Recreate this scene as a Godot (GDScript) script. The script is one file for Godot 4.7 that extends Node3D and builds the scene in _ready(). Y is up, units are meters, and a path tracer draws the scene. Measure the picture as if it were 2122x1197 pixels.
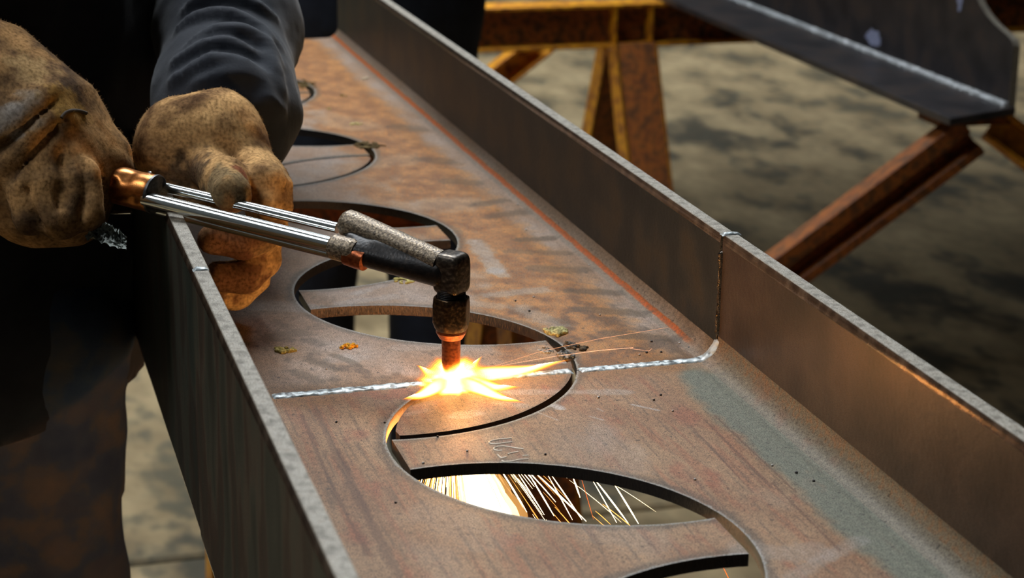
extends Node3D
# A worker's gloved hands guide an oxy-fuel torch along the web of a steel beam that lies on its side on trestles.
# World: metres, y up, floor at 0. The beam runs along z, its weld seam is at z = 0, the web's mid plane at y = YB.

const YB := 0.942          # height of the web's mid plane
const HH := 0.2            # half the section depth (across x)
const HB := 0.1            # half the flange width (up and down)
const TF := 0.013          # flange thickness
const TW := 0.008          # web thickness
const RF := 0.018          # root fillet
const Z_FAR := -1.42
const Z_NEAR := 1.2
const PITCH := 0.342       # of the cut pattern
const CUT_R := 0.1462      # radius of the cut circles
const RX := -0.0619        # centre line of the bites in the right tee
const LX := 0.0558         # centre line of the bites in the left tee
const RZ := -0.0449        # one bite centre on that line
const LZ := 0.1261
const R_POST := -0.084     # where the web posts end
const L_POST := 0.0758
const X_FIL := 0.169       # where web turns into fillet

var M := {}
var taken := {}
var rng := RandomNumberGenerator.new()

func _ready() -> void:
	rng.seed = 7
	set_view()
	set_light()
	make_materials()
	build_hall()
	build_beam()
	build_second_beam()
	build_trestles()
	build_torch()
	build_flame()
	build_worker()
	build_helper()
	build_small_things()

func set_view() -> void:
	var cam := Camera3D.new()
	cam.name = "camera"
	var look := CameraAttributesPhysical.new()
	look.frustum_focal_length = 68.0
	look.frustum_focus_distance = 1.37
	look.exposure_aperture = 11.0
	look.frustum_near = 0.05
	look.frustum_far = 60.0
	cam.attributes = look
	add_child(cam)
	cam.fov = 17.007
	cam.near = 0.05
	cam.far = 60.0
	cam.transform = Transform3D(Basis(Vector3(0.95960701, 0.01436182, 0.28097707), Vector3(0.06994766, 0.95515962, -0.28771066), Vector3(-0.27251001, 0.29574285, 0.9155733)), Vector3(-0.3487, 1.4198, 1.2621))
	cam.current = true

func set_light() -> void:
	var we := WorldEnvironment.new()
	we.name = "surroundings"
	var e := Environment.new()
	e.background_mode = Environment.BG_COLOR
	e.background_color = Color(0.02, 0.025, 0.03)
	e.tonemap_mode = Environment.TONE_MAPPER_LINEAR
	e.tonemap_exposure = 1.0
	e.sdfgi_enabled = true
	e.ssao_enabled = true
	e.ssil_enabled = true
	we.environment = e
	add_child(we)
	# the rooflights of the hall: [centre, size x, size z, energy]
	for a in [[Vector3(0.2, 5.6, -3.4), 2.4, 3.2, 25.0], [Vector3(-3.6, 5.6, 0.0), 1.6, 3.0, 8.5], [Vector3(3.6, 5.6, -6.15), 2.2, 3.0, 11.0]]:
		rooflight(a[0], a[1], a[2], a[3])

func rooflight(at: Vector3, w: float, l: float, energy: float) -> void:
	var t := thing("rooflight", "", "light", at)
	var where := "over the beam" if absf(at.x) < 1.0 else ("over the left side of the hall" if at.x < 0.0 else "over the floor at the back right")
	t.set_meta("label", "flat white rooflight panel in the ceiling " + where)
	t.set_meta("group", "rooflights of the hall")
	var fr := Mb.new()
	for s in [-1.0, 1.0]:
		fr.box(Vector3(s * (w / 2 + 0.04), -0.04, 0), Vector3(0.08, 0.12, l + 0.16))
		fr.box(Vector3(0, -0.04, s * (l / 2 + 0.04)), Vector3(w, 0.12, 0.08))
	part(t, "frame", fr, flat_mat(Color(0.3, 0.3, 0.3), 0.6))
	var g := Mb.new()
	g.box(Vector3(0, 0.0, 0), Vector3(w, 0.02, l))
	var m := flat_mat(Color(0.8, 0.8, 0.8), 0.5)
	m.emission_enabled = true
	m.emission = Color(0.93, 0.97, 1.0)
	m.emission_energy_multiplier = 3.0 * energy / (w * l)
	part(t, "diffuser", g, m)
	var a := AreaLight3D.new()
	a.name = "rooflight_glow"
	a.area_size = Vector2(w, l)
	a.light_color = Color(0.95, 0.975, 1.0)
	a.light_energy = energy
	a.shadow_enabled = true
	a.area_range = 30.0
	a.area_attenuation = 2.0
	t.add_child(a)
	a.position = Vector3(0, -0.03, 0)
	a.rotation_degrees = Vector3(-90, 0, 0)

# ---------------------------------------------------------------- helpers
class Mb:
	# collects triangles of one mesh; faces are given counter-clockwise seen from outside
	var v := PackedVector3Array()
	var n := PackedVector3Array()
	var uv := PackedVector2Array()
	var c := PackedColorArray()
	var ix := PackedInt32Array()
	var smooth_from := -1

	func add(p: Vector3, nn := Vector3.ZERO, t := Vector2.ZERO, col := Color.WHITE) -> int:
		v.append(p)
		n.append(nn)
		uv.append(t)
		c.append(col)
		return v.size() - 1

	func tri(a: int, b: int, d: int) -> void:
		ix.append(a)
		ix.append(d)
		ix.append(b)

	func flat_tri(a: Vector3, b: Vector3, d: Vector3) -> void:
		var nn := (b - a).cross(d - a).normalized()
		tri(add(a, nn), add(b, nn), add(d, nn))

	func flat_quad(a: Vector3, b: Vector3, d: Vector3, e: Vector3, ta := Vector2.ZERO, tb := Vector2.RIGHT, td := Vector2.ONE, te := Vector2.DOWN) -> void:
		var nn := (b - a).cross(d - a)
		if nn.length() < 1e-12:
			nn = (d - a).cross(e - a)
		nn = nn.normalized()
		var i := add(a, nn, ta)
		add(b, nn, tb)
		add(d, nn, td)
		add(e, nn, te)
		tri(i, i + 1, i + 2)
		tri(i, i + 2, i + 3)

	func box(at: Vector3, size: Vector3, turn := Basis.IDENTITY, bevel := 0.0) -> void:
		var h := size / 2
		var b := minf(bevel, minf(h.x, minf(h.y, h.z)) * 0.9)
		# eight corners, each split into three by the bevel
		var k := []
		for sx in [-1.0, 1.0]:
			for sy in [-1.0, 1.0]:
				for sz in [-1.0, 1.0]:
					var s := Vector3(sx, sy, sz)
					k.append([s, at + turn * (Vector3(h.x, h.y - b, h.z - b) * s), at + turn * (Vector3(h.x - b, h.y, h.z - b) * s), at + turn * (Vector3(h.x - b, h.y - b, h.z) * s)])
		var id := func(x: int, y: int, z: int) -> int: return x * 4 + y * 2 + z
		for axis in 3:
			for s in 2:
				var q := []
				for o in [[0, 0], [1, 0], [1, 1], [0, 1]]:
					var w := [0, 0, 0]
					w[axis] = s
					w[(axis + 1) % 3] = o[0]
					w[(axis + 2) % 3] = o[1]
					q.append(k[id.call(w[0], w[1], w[2])][axis + 1])
				if s == 1:
					flat_quad(q[0], q[1], q[2], q[3])
				else:
					flat_quad(q[3], q[2], q[1], q[0])
		if b > 0.0:
			for axis in 3:
				var u := (axis + 1) % 3
				var w2 := (axis + 2) % 3
				for su in 2:
					for sw in 2:
						var lo := [0, 0, 0]
						lo[u] = su
						lo[w2] = sw
						var hi := lo.duplicate()
						hi[axis] = 1
						var a = k[id.call(lo[0], lo[1], lo[2])]
						var d = k[id.call(hi[0], hi[1], hi[2])]
						face_out(at, [a[u + 1], d[u + 1], d[w2 + 1], a[w2 + 1]])
			for q in k:
				face_out(at, [q[1], q[2], q[3]])

	func face_out(from: Vector3, q: Array) -> void:
		# a flat face turned so that it looks away from a point
		var nn: Vector3 = (q[1] - q[0]).cross(q[2] - q[0])
		if nn.dot(q[0] - from) < 0.0:
			q.reverse()
		if q.size() == 4:
			flat_quad(q[0], q[1], q[2], q[3])
		else:
			flat_tri(q[0], q[1], q[2])

	func grid(rows: int, cols: int, f: Callable, closed := false) -> void:
		# smooth sheet; f(i, j) gives [position, uv, colour]; i runs over rows, j over columns
		var first := v.size()
		for i in rows:
			for j in cols:
				var r: Array = f.call(i, j)
				add(r[0], Vector3.ZERO, r[1] if r.size() > 1 else Vector2.ZERO, r[2] if r.size() > 2 else Color.WHITE)
		for i in rows - 1:
			for j in (cols if closed else cols - 1):
				var j2 := (j + 1) % cols
				var a := first + i * cols + j
				var b := first + i * cols + j2
				var d := first + (i + 1) * cols + j2
				var e := first + (i + 1) * cols + j
				tri(a, b, d)
				tri(a, d, e)

	func tube(pts: Array, radii: Array, seg := 20, caps := true) -> void:
		# round bar through points; radii one for each
		var first := v.size()
		var up := Vector3.UP
		var rings := pts.size()
		for i in rings:
			var d: Vector3 = (pts[mini(i + 1, rings - 1)] - pts[maxi(i - 1, 0)]).normalized()
			if i == 0:
				up = Vector3.UP if absf(d.y) < 0.9 else Vector3.RIGHT
			var s := d.cross(up).normalized()
			up = s.cross(d).normalized()
			var i0 := maxi(i - 1, 0)
			var i1 := mini(i + 1, rings - 1)
			var slope: float = (radii[i1] - radii[i0]) / maxf(pts[i1].distance_to(pts[i0]), 1e-6)
			for j in seg:
				var a := TAU * j / seg
				var dir := s * cos(a) + up * sin(a)
				add(pts[i] + dir * radii[i], (dir - d * slope).normalized(), Vector2(float(j) / seg, float(i) / rings))
		for i in rings - 1:
			for j in seg:
				var a := first + i * seg + j
				var b := first + i * seg + (j + 1) % seg
				tri(a, b + seg, b)
				tri(a, a + seg, b + seg)
		if caps:
			for e in [0, rings - 1]:
				var d: Vector3 = (pts[1] - pts[0]) if e == 0 else (pts[rings - 1] - pts[rings - 2])
				d = d.normalized() * (-1.0 if e == 0 else 1.0)
				var mid := add(pts[e], d)
				var at := v.size()
				for j in seg:
					add(v[first + e * seg + j], d)
				for j in seg:
					if e == 0:
						tri(mid, at + j, at + (j + 1) % seg)
					else:
						tri(mid, at + (j + 1) % seg, at + j)

	func lathe(a: Vector3, b: Vector3, prof: Array, seg := 32) -> void:
		# prof: [[share of the way from a to b, radius], ...]; a repeated station gives a sharp edge
		var d := (b - a).normalized()
		var s := d.cross(Vector3.UP if absf(d.y) < 0.9 else Vector3.RIGHT).normalized()
		var u := s.cross(d)
		var len := (b - a).length()
		for i in prof.size() - 1:
			var p0: Array = prof[i]
			var p1: Array = prof[i + 1]
			var dz: float = (p1[0] - p0[0]) * len
			var dr: float = p1[1] - p0[1]
			if absf(dz) + absf(dr) < 1e-7:
				continue
			var first := v.size()
			for k in 2:
				var q: Array = p0 if k == 0 else p1
				for j in seg + 1:
					var w := TAU * j / seg
					var dir := s * cos(w) + u * sin(w)
					var nn := (dir * dz - d * dr).normalized()
					add(a + d * (q[0] * len) + dir * q[1], nn, Vector2(float(j) / seg, q[0]))
			for j in seg:
				tri(first + j, first + seg + 2 + j, first + j + 1)
				tri(first + j, first + seg + 1 + j, first + seg + 2 + j)

	func rounded(at: Vector3, half: Vector3, turn := Basis.IDENTITY, e := 0.35) -> void:
		# a box with well rounded edges (superellipsoid)
		var rows := 25
		var cols := 40
		var pw := func(q: float) -> float: return signf(q) * pow(absf(q), e)
		grid(rows, cols, func(i: int, j: int) -> Array:
			var a := PI * (i / (rows - 1.0) - 0.5)
			var b := TAU * j / cols
			var x: float = pw.call(cos(a)) * pw.call(cos(b))
			var y: float = pw.call(sin(a))
			var z: float = pw.call(cos(a)) * pw.call(sin(b))
			return [at + turn * Vector3(x * half.x, y * half.y, -z * half.z)], true)

	func mesh(mats: Array = [], starts: Array = []) -> ArrayMesh:
		# vertices without a normal get a smooth one
		var acc := PackedVector3Array()
		acc.resize(v.size())
		for i in range(0, ix.size(), 3):
			var a := v[ix[i]]
			var f := (v[ix[i + 2]] - a).cross(v[ix[i + 1]] - a)
			for k in 3:
				acc[ix[i + k]] += f
		for i in v.size():
			if n[i] == Vector3.ZERO:
				n[i] = acc[i].normalized() if acc[i].length() > 1e-20 else Vector3.UP
		var am := ArrayMesh.new()
		var cuts := starts.duplicate()
		cuts.append(ix.size())
		if starts.is_empty():
			cuts = [0, ix.size()]
		for k in cuts.size() - 1:
			var arr := []
			arr.resize(Mesh.ARRAY_MAX)
			arr[Mesh.ARRAY_VERTEX] = v
			arr[Mesh.ARRAY_NORMAL] = n
			arr[Mesh.ARRAY_TEX_UV] = uv
			arr[Mesh.ARRAY_COLOR] = c
			arr[Mesh.ARRAY_INDEX] = ix.slice(cuts[k], cuts[k + 1])
			am.add_surface_from_arrays(Mesh.PRIMITIVE_TRIANGLES, arr)
			if k < mats.size():
				am.surface_set_material(k, mats[k])
		return am

func numbered(called: String) -> String:
	var k: int = taken.get(called, 0)
	taken[called] = k + 1
	return called if k == 0 else "%s_%03d" % [called, k]

func thing(called: String, label: String, category: String, at := Vector3.ZERO, group := "") -> Node3D:
	var o := Node3D.new()
	o.name = numbered(called)
	add_child(o)
	o.position = at
	tag(o, label, category, group)
	return o

func tag(o: Node3D, label: String, category: String, group := "") -> void:
	o.set_meta("label", label)
	o.set_meta("category", category)
	if group:
		o.set_meta("group", group)

func part(parent: Node, called: String, mb: Mb, m: Material, mats: Array = [], starts: Array = []) -> MeshInstance3D:
	var o := MeshInstance3D.new()
	o.name = called
	o.mesh = mb.mesh(mats, starts)
	if mats.is_empty():
		o.material_override = m
	parent.add_child(o, true)
	return o

func single(called: String, mb: Mb, m: Material, label: String, category: String, group := "") -> MeshInstance3D:
	var o := MeshInstance3D.new()
	o.name = numbered(called)
	o.mesh = mb.mesh()
	o.material_override = m
	add_child(o)
	tag(o, label, category, group)
	return o

func flat_mat(c: Color, rough := 0.6, metal := 0.0) -> StandardMaterial3D:
	var m := StandardMaterial3D.new()
	m.albedo_color = c
	m.roughness = rough
	m.metallic = metal
	return m

func noise(freq: float, octaves := 4, seed_ := 1, kind := FastNoiseLite.TYPE_SIMPLEX_SMOOTH) -> FastNoiseLite:
	var f := FastNoiseLite.new()
	f.noise_type = kind
	f.frequency = freq
	f.fractal_octaves = octaves
	f.seed = seed_
	return f

func noise_tex(freq: float, octaves := 4, seed_ := 1, ramp: Array = [], side := 256) -> Texture2D:
	# seamless noise, coloured through a ramp of [offset, Color]; freq counts cells for a tile of 512 pixels
	var im := noise(freq * 512.0 / side, octaves, seed_).get_seamless_image(side, side)
	im.convert(Image.FORMAT_L8)
	var src := im.get_data()
	if ramp.is_empty():
		return ImageTexture.create_from_image(im)
	var g := Gradient.new()
	g.offsets = PackedFloat32Array(ramp.map(func(r): return r[0]))
	g.colors = PackedColorArray(ramp.map(func(r): return r[1]))
	var lut := []
	for i in 256:
		lut.append(g.sample(i / 255.0))
	var out := PackedByteArray()
	out.resize(side * side * 3)
	for i in side * side:
		var q: Color = lut[src[i]]
		out[i * 3] = int(q.r * 255)
		out[i * 3 + 1] = int(q.g * 255)
		out[i * 3 + 2] = int(q.b * 255)
	return ImageTexture.create_from_image(Image.create_from_data(side, side, false, Image.FORMAT_RGB8, out))

func tri_mat(tex: Texture2D, scale: float, rough := 0.7, metal := 0.0, bump: Texture2D = null, bump_cm := 0.05) -> StandardMaterial3D:
	# a material mapped from three sides in the object's own axes
	var m := StandardMaterial3D.new()
	m.albedo_texture = tex
	m.uv1_triplanar = true
	m.uv1_scale = Vector3.ONE * scale
	m.roughness = rough
	m.metallic = metal
	if bump:
		m.heightmap_enabled = true
		m.heightmap_texture = bump
		m.heightmap_scale = bump_cm
	return m

# ---------------------------------------------------------------- rounded bodies from bones
# a bone is [a, b, radius at a, radius at b, blend]; a negative blend cuts instead of adding
# a chain of them is [points, radii, blend], joined or cut as one
func bone_d(p: Vector3, b: Array) -> float:
	if b.size() == 3:
		var best := 1e3
		for i in b[0].size() - 1:
			best = minf(best, bone_d(p, [b[0][i], b[0][i + 1], b[1][i], b[1][i + 1], 0.0]))
		return best
	var ab: Vector3 = b[1] - b[0]
	var t := clampf((p - b[0]).dot(ab) / maxf(ab.length_squared(), 1e-9), 0.0, 1.0)
	return p.distance_to(b[0] + ab * t) - lerpf(b[2], b[3], t)

func smin(a: float, b: float, k: float) -> float:
	var h := maxf(k - absf(a - b), 0.0) / k
	return minf(a, b) - h * h * k * 0.25

func field_at(p: Vector3, bones: Array) -> float:
	var d := 1e3
	for b in bones:
		if b[-1] >= 0.0:
			d = smin(d, bone_d(p, b), maxf(b[-1], 1e-4))
		else:
			d = -smin(-d, bone_d(p, b), -b[-1])
	return d

func surface_on(bones: Array, from: Vector3, dir: Vector3) -> Vector3:
	# where a straight line first meets the body
	var p := from
	for i in 80:
		var d := field_at(p, bones)
		p += dir * d * 0.8
		if absf(d) < 0.0003:
			break
	return p

func body(bones: Array, cell: float, planes: Array = [], wob = null) -> Mb:
	var lo := Vector3.ONE * 1e9
	var hi := -lo
	for b in bones:
		if b.size() == 3:
			for i in (b[0].size() if b[2] > 0.0 else 0):
				lo = lo.min(b[0][i] - Vector3.ONE * b[1][i])
				hi = hi.max(b[0][i] + Vector3.ONE * b[1][i])
			continue
		if b[4] < 0.0:
			continue
		for e in 2:
			lo = lo.min(b[e] - Vector3.ONE * b[2 + e])
			hi = hi.max(b[e] + Vector3.ONE * b[2 + e])
	lo -= Vector3.ONE * cell * 4
	hi += Vector3.ONE * cell * 4
	var nx := int(ceil((hi.x - lo.x) / cell)) + 1
	var ny := int(ceil((hi.y - lo.y) / cell)) + 1
	var nz := int(ceil((hi.z - lo.z) / cell)) + 1
	var fld := PackedFloat32Array()
	fld.resize(nx * ny * nz)
	fld.fill(1.0)
	for b in bones:
		if b.size() == 3:
			lay_chain(fld, b, lo, cell, nx, ny, nz)
			continue
		var k: float = absf(b[4])
		var m: float = k + cell * 3.0
		var a0: Vector3 = b[0]
		var ab: Vector3 = b[1] - b[0]
		var l2 := maxf(ab.length_squared(), 1e-9)
		var r0: float = b[2]
		var r1: float = b[3]
		var blo := ((a0 - Vector3.ONE * (r0 + m)).min(b[1] - Vector3.ONE * (r1 + m)) - lo) / cell
		var bhi := ((a0 + Vector3.ONE * (r0 + m)).max(b[1] + Vector3.ONE * (r1 + m)) - lo) / cell
		var cuts: bool = b[4] < 0.0
		k = maxf(k, 1e-4)
		for z in range(maxi(0, int(blo.z)), mini(nz, int(bhi.z) + 2)):
			for y in range(maxi(0, int(blo.y)), mini(ny, int(bhi.y) + 2)):
				var row := (z * ny + y) * nx
				for x in range(maxi(0, int(blo.x)), mini(nx, int(bhi.x) + 2)):
					var p := Vector3(lo.x + x * cell, lo.y + y * cell, lo.z + z * cell) - a0
					var t := clampf(p.dot(ab) / l2, 0.0, 1.0)
					var d := (p - ab * t).length() - (r0 + (r1 - r0) * t)
					var old := fld[row + x]
					if cuts:
						var h := maxf(k - absf(-old - d), 0.0) / k
						fld[row + x] = -(minf(-old, d) - h * h * k * 0.25)
					else:
						var h := maxf(k - absf(old - d), 0.0) / k
						fld[row + x] = minf(old, d) - h * h * k * 0.25
	if planes.size() or wob != null:
		for z in nz:
			for y in ny:
				for x in nx:
					var i := (z * ny + y) * nx + x
					if absf(fld[i]) > cell * 6 and fld[i] > 0.0:
						continue
					var p := Vector3(lo.x + x * cell, lo.y + y * cell, lo.z + z * cell)
					if wob != null and absf(fld[i]) < cell * 6:
						fld[i] += wob.call(p)
					for pl in planes:
						fld[i] = maxf(fld[i], (p - pl[0]).dot(pl[1]))
	# surface nets
	var mb := Mb.new()
	var at := PackedInt32Array()
	at.resize(nx * ny * nz)
	at.fill(-1)
	var off := [0, 1, nx, nx + 1, nx * ny, nx * ny + 1, nx * ny + nx, nx * ny + nx + 1]
	for z in nz - 1:
		for y in ny - 1:
			var row := (z * ny + y) * nx
			for x in nx - 1:
				var i := row + x
				var inside := 0
				for o in off:
					if fld[i + o] < 0.0:
						inside += 1
				if inside == 0 or inside == 8:
					continue
				var sum := Vector3.ZERO
				var cnt := 0
				for e in 12:
					var a: int = [0, 2, 4, 6, 0, 1, 4, 5, 0, 1, 2, 3][e]
					var b: int = a + [1, 2, 4][e / 4]
					var fa := fld[i + off[a]]
					var fb := fld[i + off[b]]
					if (fa < 0.0) == (fb < 0.0):
						continue
					var t := fa / (fa - fb)
					var pa := Vector3(a & 1, (a >> 1) & 1, (a >> 2) & 1)
					var pb := Vector3(b & 1, (b >> 1) & 1, (b >> 2) & 1)
					sum += pa.lerp(pb, t)
					cnt += 1
				at[i] = mb.add(lo + (Vector3(x, y, z) + sum / cnt) * cell)
	var step := [1, nx, nx * ny]
	for z in range(1, nz - 1):
		for y in range(1, ny - 1):
			var row := (z * ny + y) * nx
			for x in range(1, nx - 1):
				var i := row + x
				var s0 := fld[i] < 0.0
				for ax in 3:
					if s0 == (fld[i + step[ax]] < 0.0):
						continue
					var u: int = step[(ax + 1) % 3]
					var w: int = step[(ax + 2) % 3]
					var q := [at[i - u - w], at[i - w], at[i], at[i - u]]
					if q.min() < 0:
						continue
					if not s0:
						q.reverse()
					mb.tri(q[0], q[1], q[2])
					mb.tri(q[0], q[2], q[3])
	return mb

func lay_chain(fld: PackedFloat32Array, b: Array, lo: Vector3, cell: float, nx: int, ny: int, nz: int) -> void:
	var k: float = absf(b[2])
	var near := {}
	for i in b[0].size() - 1:
		var a0: Vector3 = b[0][i]
		var ab: Vector3 = b[0][i + 1] - a0
		var l2 := maxf(ab.length_squared(), 1e-9)
		var r0: float = b[1][i]
		var r1: float = b[1][i + 1]
		var m := maxf(r0, r1) + k + cell * 2.0
		var blo := (a0.min(a0 + ab) - Vector3.ONE * m - lo) / cell
		var bhi := (a0.max(a0 + ab) + Vector3.ONE * m - lo) / cell
		for z in range(maxi(0, int(blo.z)), mini(nz, int(bhi.z) + 2)):
			for y in range(maxi(0, int(blo.y)), mini(ny, int(bhi.y) + 2)):
				var row := (z * ny + y) * nx
				for x in range(maxi(0, int(blo.x)), mini(nx, int(bhi.x) + 2)):
					if absf(fld[row + x]) > m + cell:
						continue
					var p := Vector3(lo.x + x * cell, lo.y + y * cell, lo.z + z * cell) - a0
					var t := clampf(p.dot(ab) / l2, 0.0, 1.0)
					var d := (p - ab * t).length() - (r0 + (r1 - r0) * t)
					if d < near.get(row + x, 1e3):
						near[row + x] = d
	for i in near:
		if b[2] < 0.0:
			fld[i] = -smin(-fld[i], near[i], k)
		else:
			fld[i] = smin(fld[i], near[i], k)

func paint(mb: Mb, f: Callable) -> void:
	for i in mb.v.size():
		mb.c[i] = f.call(mb.v[i])

# ---------------------------------------------------------------- materials
func sm(a: float, b: float, x: float) -> float:
	return smoothstep(a, b, x)

func picture(w: int, h: int, f: Callable) -> Image:
	# f(u, v) -> Color in sRGB
	var out := PackedByteArray()
	out.resize(w * h * 3)
	var k := 0
	for y in h:
		for x in w:
			var q: Color = f.call((x + 0.5) / w, (y + 0.5) / h)
			out[k] = clampi(int(q.r * 255.0), 0, 255)
			out[k + 1] = clampi(int(q.g * 255.0), 0, 255)
			out[k + 2] = clampi(int(q.b * 255.0), 0, 255)
			k += 3
	return Image.create_from_data(w, h, false, Image.FORMAT_RGB8, out)

func rgb8(r: int, g: int, b: int) -> Color:
	return Color(r / 255.0, g / 255.0, b / 255.0)

func seg_d(p: Vector2, a: Vector2, b: Vector2) -> float:
	var ab := b - a
	return p.distance_to(a + ab * clampf((p - a).dot(ab) / maxf(ab.length_squared(), 1e-9), 0.0, 1.0))

func cut_d(x: float, z: float) -> float:
	# distance to the nearest cut circle of the web pattern
	var zr := RZ + roundf((z - RZ) / PITCH) * PITCH
	var zl := LZ + roundf((z - LZ) / PITCH) * PITCH
	var d := 1.0
	if x > R_POST:
		d = absf(Vector2(x - RX, z - zr).length() - CUT_R)
	if x < L_POST:
		d = minf(d, absf(Vector2(x - LX, z - zl).length() - CUT_R))
	return d

func make_materials() -> void:
	var grain := noise_tex(0.09, 4, 11)
	var fine := noise_tex(0.25, 3, 5)
	M.fine = fine
	M.grain = grain
	# fine speckle of scale and pits laid over the plates
	M.speckle = noise_tex(0.2, 3, 12, [[0.0, Color(0.3, 0.28, 0.26)], [0.34, Color(0.62, 0.6, 0.57)], [0.44, Color(0.86, 0.85, 0.84)], [0.56, Color(0.95, 0.95, 0.95)], [1.0, Color(1, 1, 1)]], 512)
	M.web_far = web_material(true, fine)
	M.web_near = web_material(false, fine)
	# flange faces: mill scale with brown staining
	var fl := noise_tex(0.012, 5, 21, [[0.0, rgb8(40, 41, 42)], [0.42, rgb8(56, 55, 53)], [0.58, rgb8(70, 63, 57)], [0.78, rgb8(82, 68, 54)], [1.0, rgb8(48, 48, 46)]], 512)
	M.flange_far = tri_mat(fl, 2.2, 0.5, 0.35, fine, 0.02)
	M.flange_far.albedo_color = Color(0.84, 0.88, 0.88)
	M.flange_near = tri_mat(noise_tex(0.01, 5, 22, [[0.0, rgb8(48, 36, 30)], [0.45, rgb8(72, 55, 45)], [0.6, rgb8(84, 65, 53)], [1.0, rgb8(60, 42, 34)]], 512), 2.0, 0.36, 0.35, fine, 0.02)
	# the rolled edge, burnished bare along the face
	M.lip = tri_mat(noise_tex(0.02, 4, 28, [[0.0, rgb8(72, 56, 46)], [0.5, rgb8(112, 92, 76)], [1.0, rgb8(150, 128, 108)]]), 6.0, 0.12, 0.6, fine, 0.01)
	M.flange_left = tri_mat(noise_tex(0.014, 4, 23, [[0.0, rgb8(60, 58, 50)], [0.38, rgb8(84, 86, 76)], [0.52, rgb8(104, 94, 82)], [0.62, rgb8(86, 70, 60)], [1.0, rgb8(70, 76, 68)]]), 2.0, 0.5, 0.3, fine, 0.02)
	M.flange_left.uv1_scale = Vector3(2.0, 0.6, 2.0)
	M.flange_left_far = M.flange_left.duplicate()
	M.flange_left_far.albedo_color = Color(0.8, 0.84, 0.82)
	M.flange_left.albedo_color = Color(1.0, 0.97, 0.92)
	M.edge = tri_mat(noise_tex(0.03, 5, 24, [[0.0, rgb8(104, 94, 80)], [0.4, rgb8(150, 142, 128)], [0.6, rgb8(172, 164, 150)], [1.0, rgb8(122, 108, 90)]]), 6.0, 0.6, 0.2, grain, 0.05)
	M.cut = tri_mat(noise_tex(0.05, 3, 25, [[0.0, rgb8(24, 26, 31)], [0.5, rgb8(40, 41, 45)], [1.0, rgb8(60, 52, 48)]]), 14.0, 0.4, 0.4, fine, 0.06)
	M.cut.uv1_scale = Vector3(30, 3, 30)
	for q in [M.flange_far, M.flange_near, M.flange_left, M.flange_left_far, M.edge]:
		speckled(q, 9.0)
	M.weld = tri_mat(noise_tex(0.03, 5, 26, [[0.0, rgb8(52, 52, 50)], [0.36, rgb8(104, 106, 104)], [0.48, rgb8(186, 194, 194)], [1.0, rgb8(226, 232, 232)]]), 7.0, 0.4, 0.25, grain, 0.04)
	M.seam = tri_mat(noise_tex(0.08, 3, 27, [[0.0, rgb8(54, 50, 46)], [1.0, rgb8(150, 138, 124)]]), 20.0, 0.14, 0.95, grain, 0.04)
	M.groove = flat_mat(rgb8(26, 27, 28), 0.6)
	M.chrome = flat_mat(Color(0.86, 0.87, 0.86), 0.13, 1.0)
	M.chrome.roughness = 0.16
	M.brass = tri_mat(noise_tex(0.02, 5, 32, [[0.0, rgb8(96, 52, 20)], [0.45, rgb8(176, 108, 52)], [0.65, rgb8(200, 132, 70)], [1.0, rgb8(150, 84, 34)]]), 12.0, 0.3, 0.85, fine, 0.02)
	M.iron = tri_mat(noise_tex(0.06, 4, 33, [[0.0, rgb8(40, 33, 28)], [0.42, rgb8(96, 82, 66)], [0.58, rgb8(150, 130, 104)], [1.0, rgb8(206, 188, 160)]]), 14.0, 0.45, 0.4, grain, 0.035)
	M.dark_iron = tri_mat(noise_tex(0.05, 4, 34, [[0.0, rgb8(16, 14, 13)], [0.6, rgb8(34, 29, 26)], [1.0, rgb8(70, 58, 46)]]), 10.0, 0.36, 0.5, grain, 0.015)
	M.copper = tri_mat(noise_tex(0.05, 4, 35, [[0.0, rgb8(70, 30, 14)], [0.5, rgb8(138, 70, 36)], [1.0, rgb8(176, 100, 56)]]), 12.0, 0.32, 0.75, grain, 0.012)
	# suede gloves: the fine nap here, large patches as vertex colours
	M.suede = tri_mat(noise_tex(0.06, 5, 41, [[0.0, Color(0.46, 0.45, 0.44)], [0.4, Color(0.8, 0.79, 0.78)], [0.6, Color(0.92, 0.92, 0.92)], [1.0, Color(1, 1, 1)]]), 9.0, 0.95, 0.0, noise_tex(0.3, 3, 42), 0.06)
	M.suede.vertex_color_use_as_albedo = true
	M.suede.metallic_specular = 0.2
	M.cloth = tri_mat(noise_tex(0.02, 4, 43, [[0.0, rgb8(22, 25, 33)], [0.5, rgb8(28, 31, 39)], [1.0, rgb8(35, 38, 45)]]), 4.0, 0.82, 0.0, fine, 0.03)
	M.cloth.metallic_specular = 0.3
	M.cloth.rim_enabled = true
	M.cloth.rim = 0.25
	M.cloth.rim_tint = 0.3
	M.stitch = flat_mat(rgb8(52, 62, 86), 0.9)
	M.denim = tri_mat(noise_tex(0.012, 4, 44, [[0.0, rgb8(26, 44, 76)], [0.45, rgb8(44, 60, 84)], [0.6, rgb8(66, 68, 74)], [1.0, rgb8(84, 78, 74)]]), 3.0, 0.9, 0.0, fine, 0.05)
	M.navy = tri_mat(noise_tex(0.02, 4, 45, [[0.0, rgb8(16, 22, 36)], [1.0, rgb8(30, 38, 54)]]), 3.0, 0.9)
	M.yellow = tri_mat(noise_tex(0.016, 5, 51, [[0.0, rgb8(104, 58, 12)], [0.3, rgb8(170, 102, 16)], [0.5, rgb8(208, 138, 14)], [0.7, rgb8(220, 152, 18)], [1.0, rgb8(132, 72, 16)]]), 3.0, 0.55, 0.0, fine, 0.03)
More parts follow.
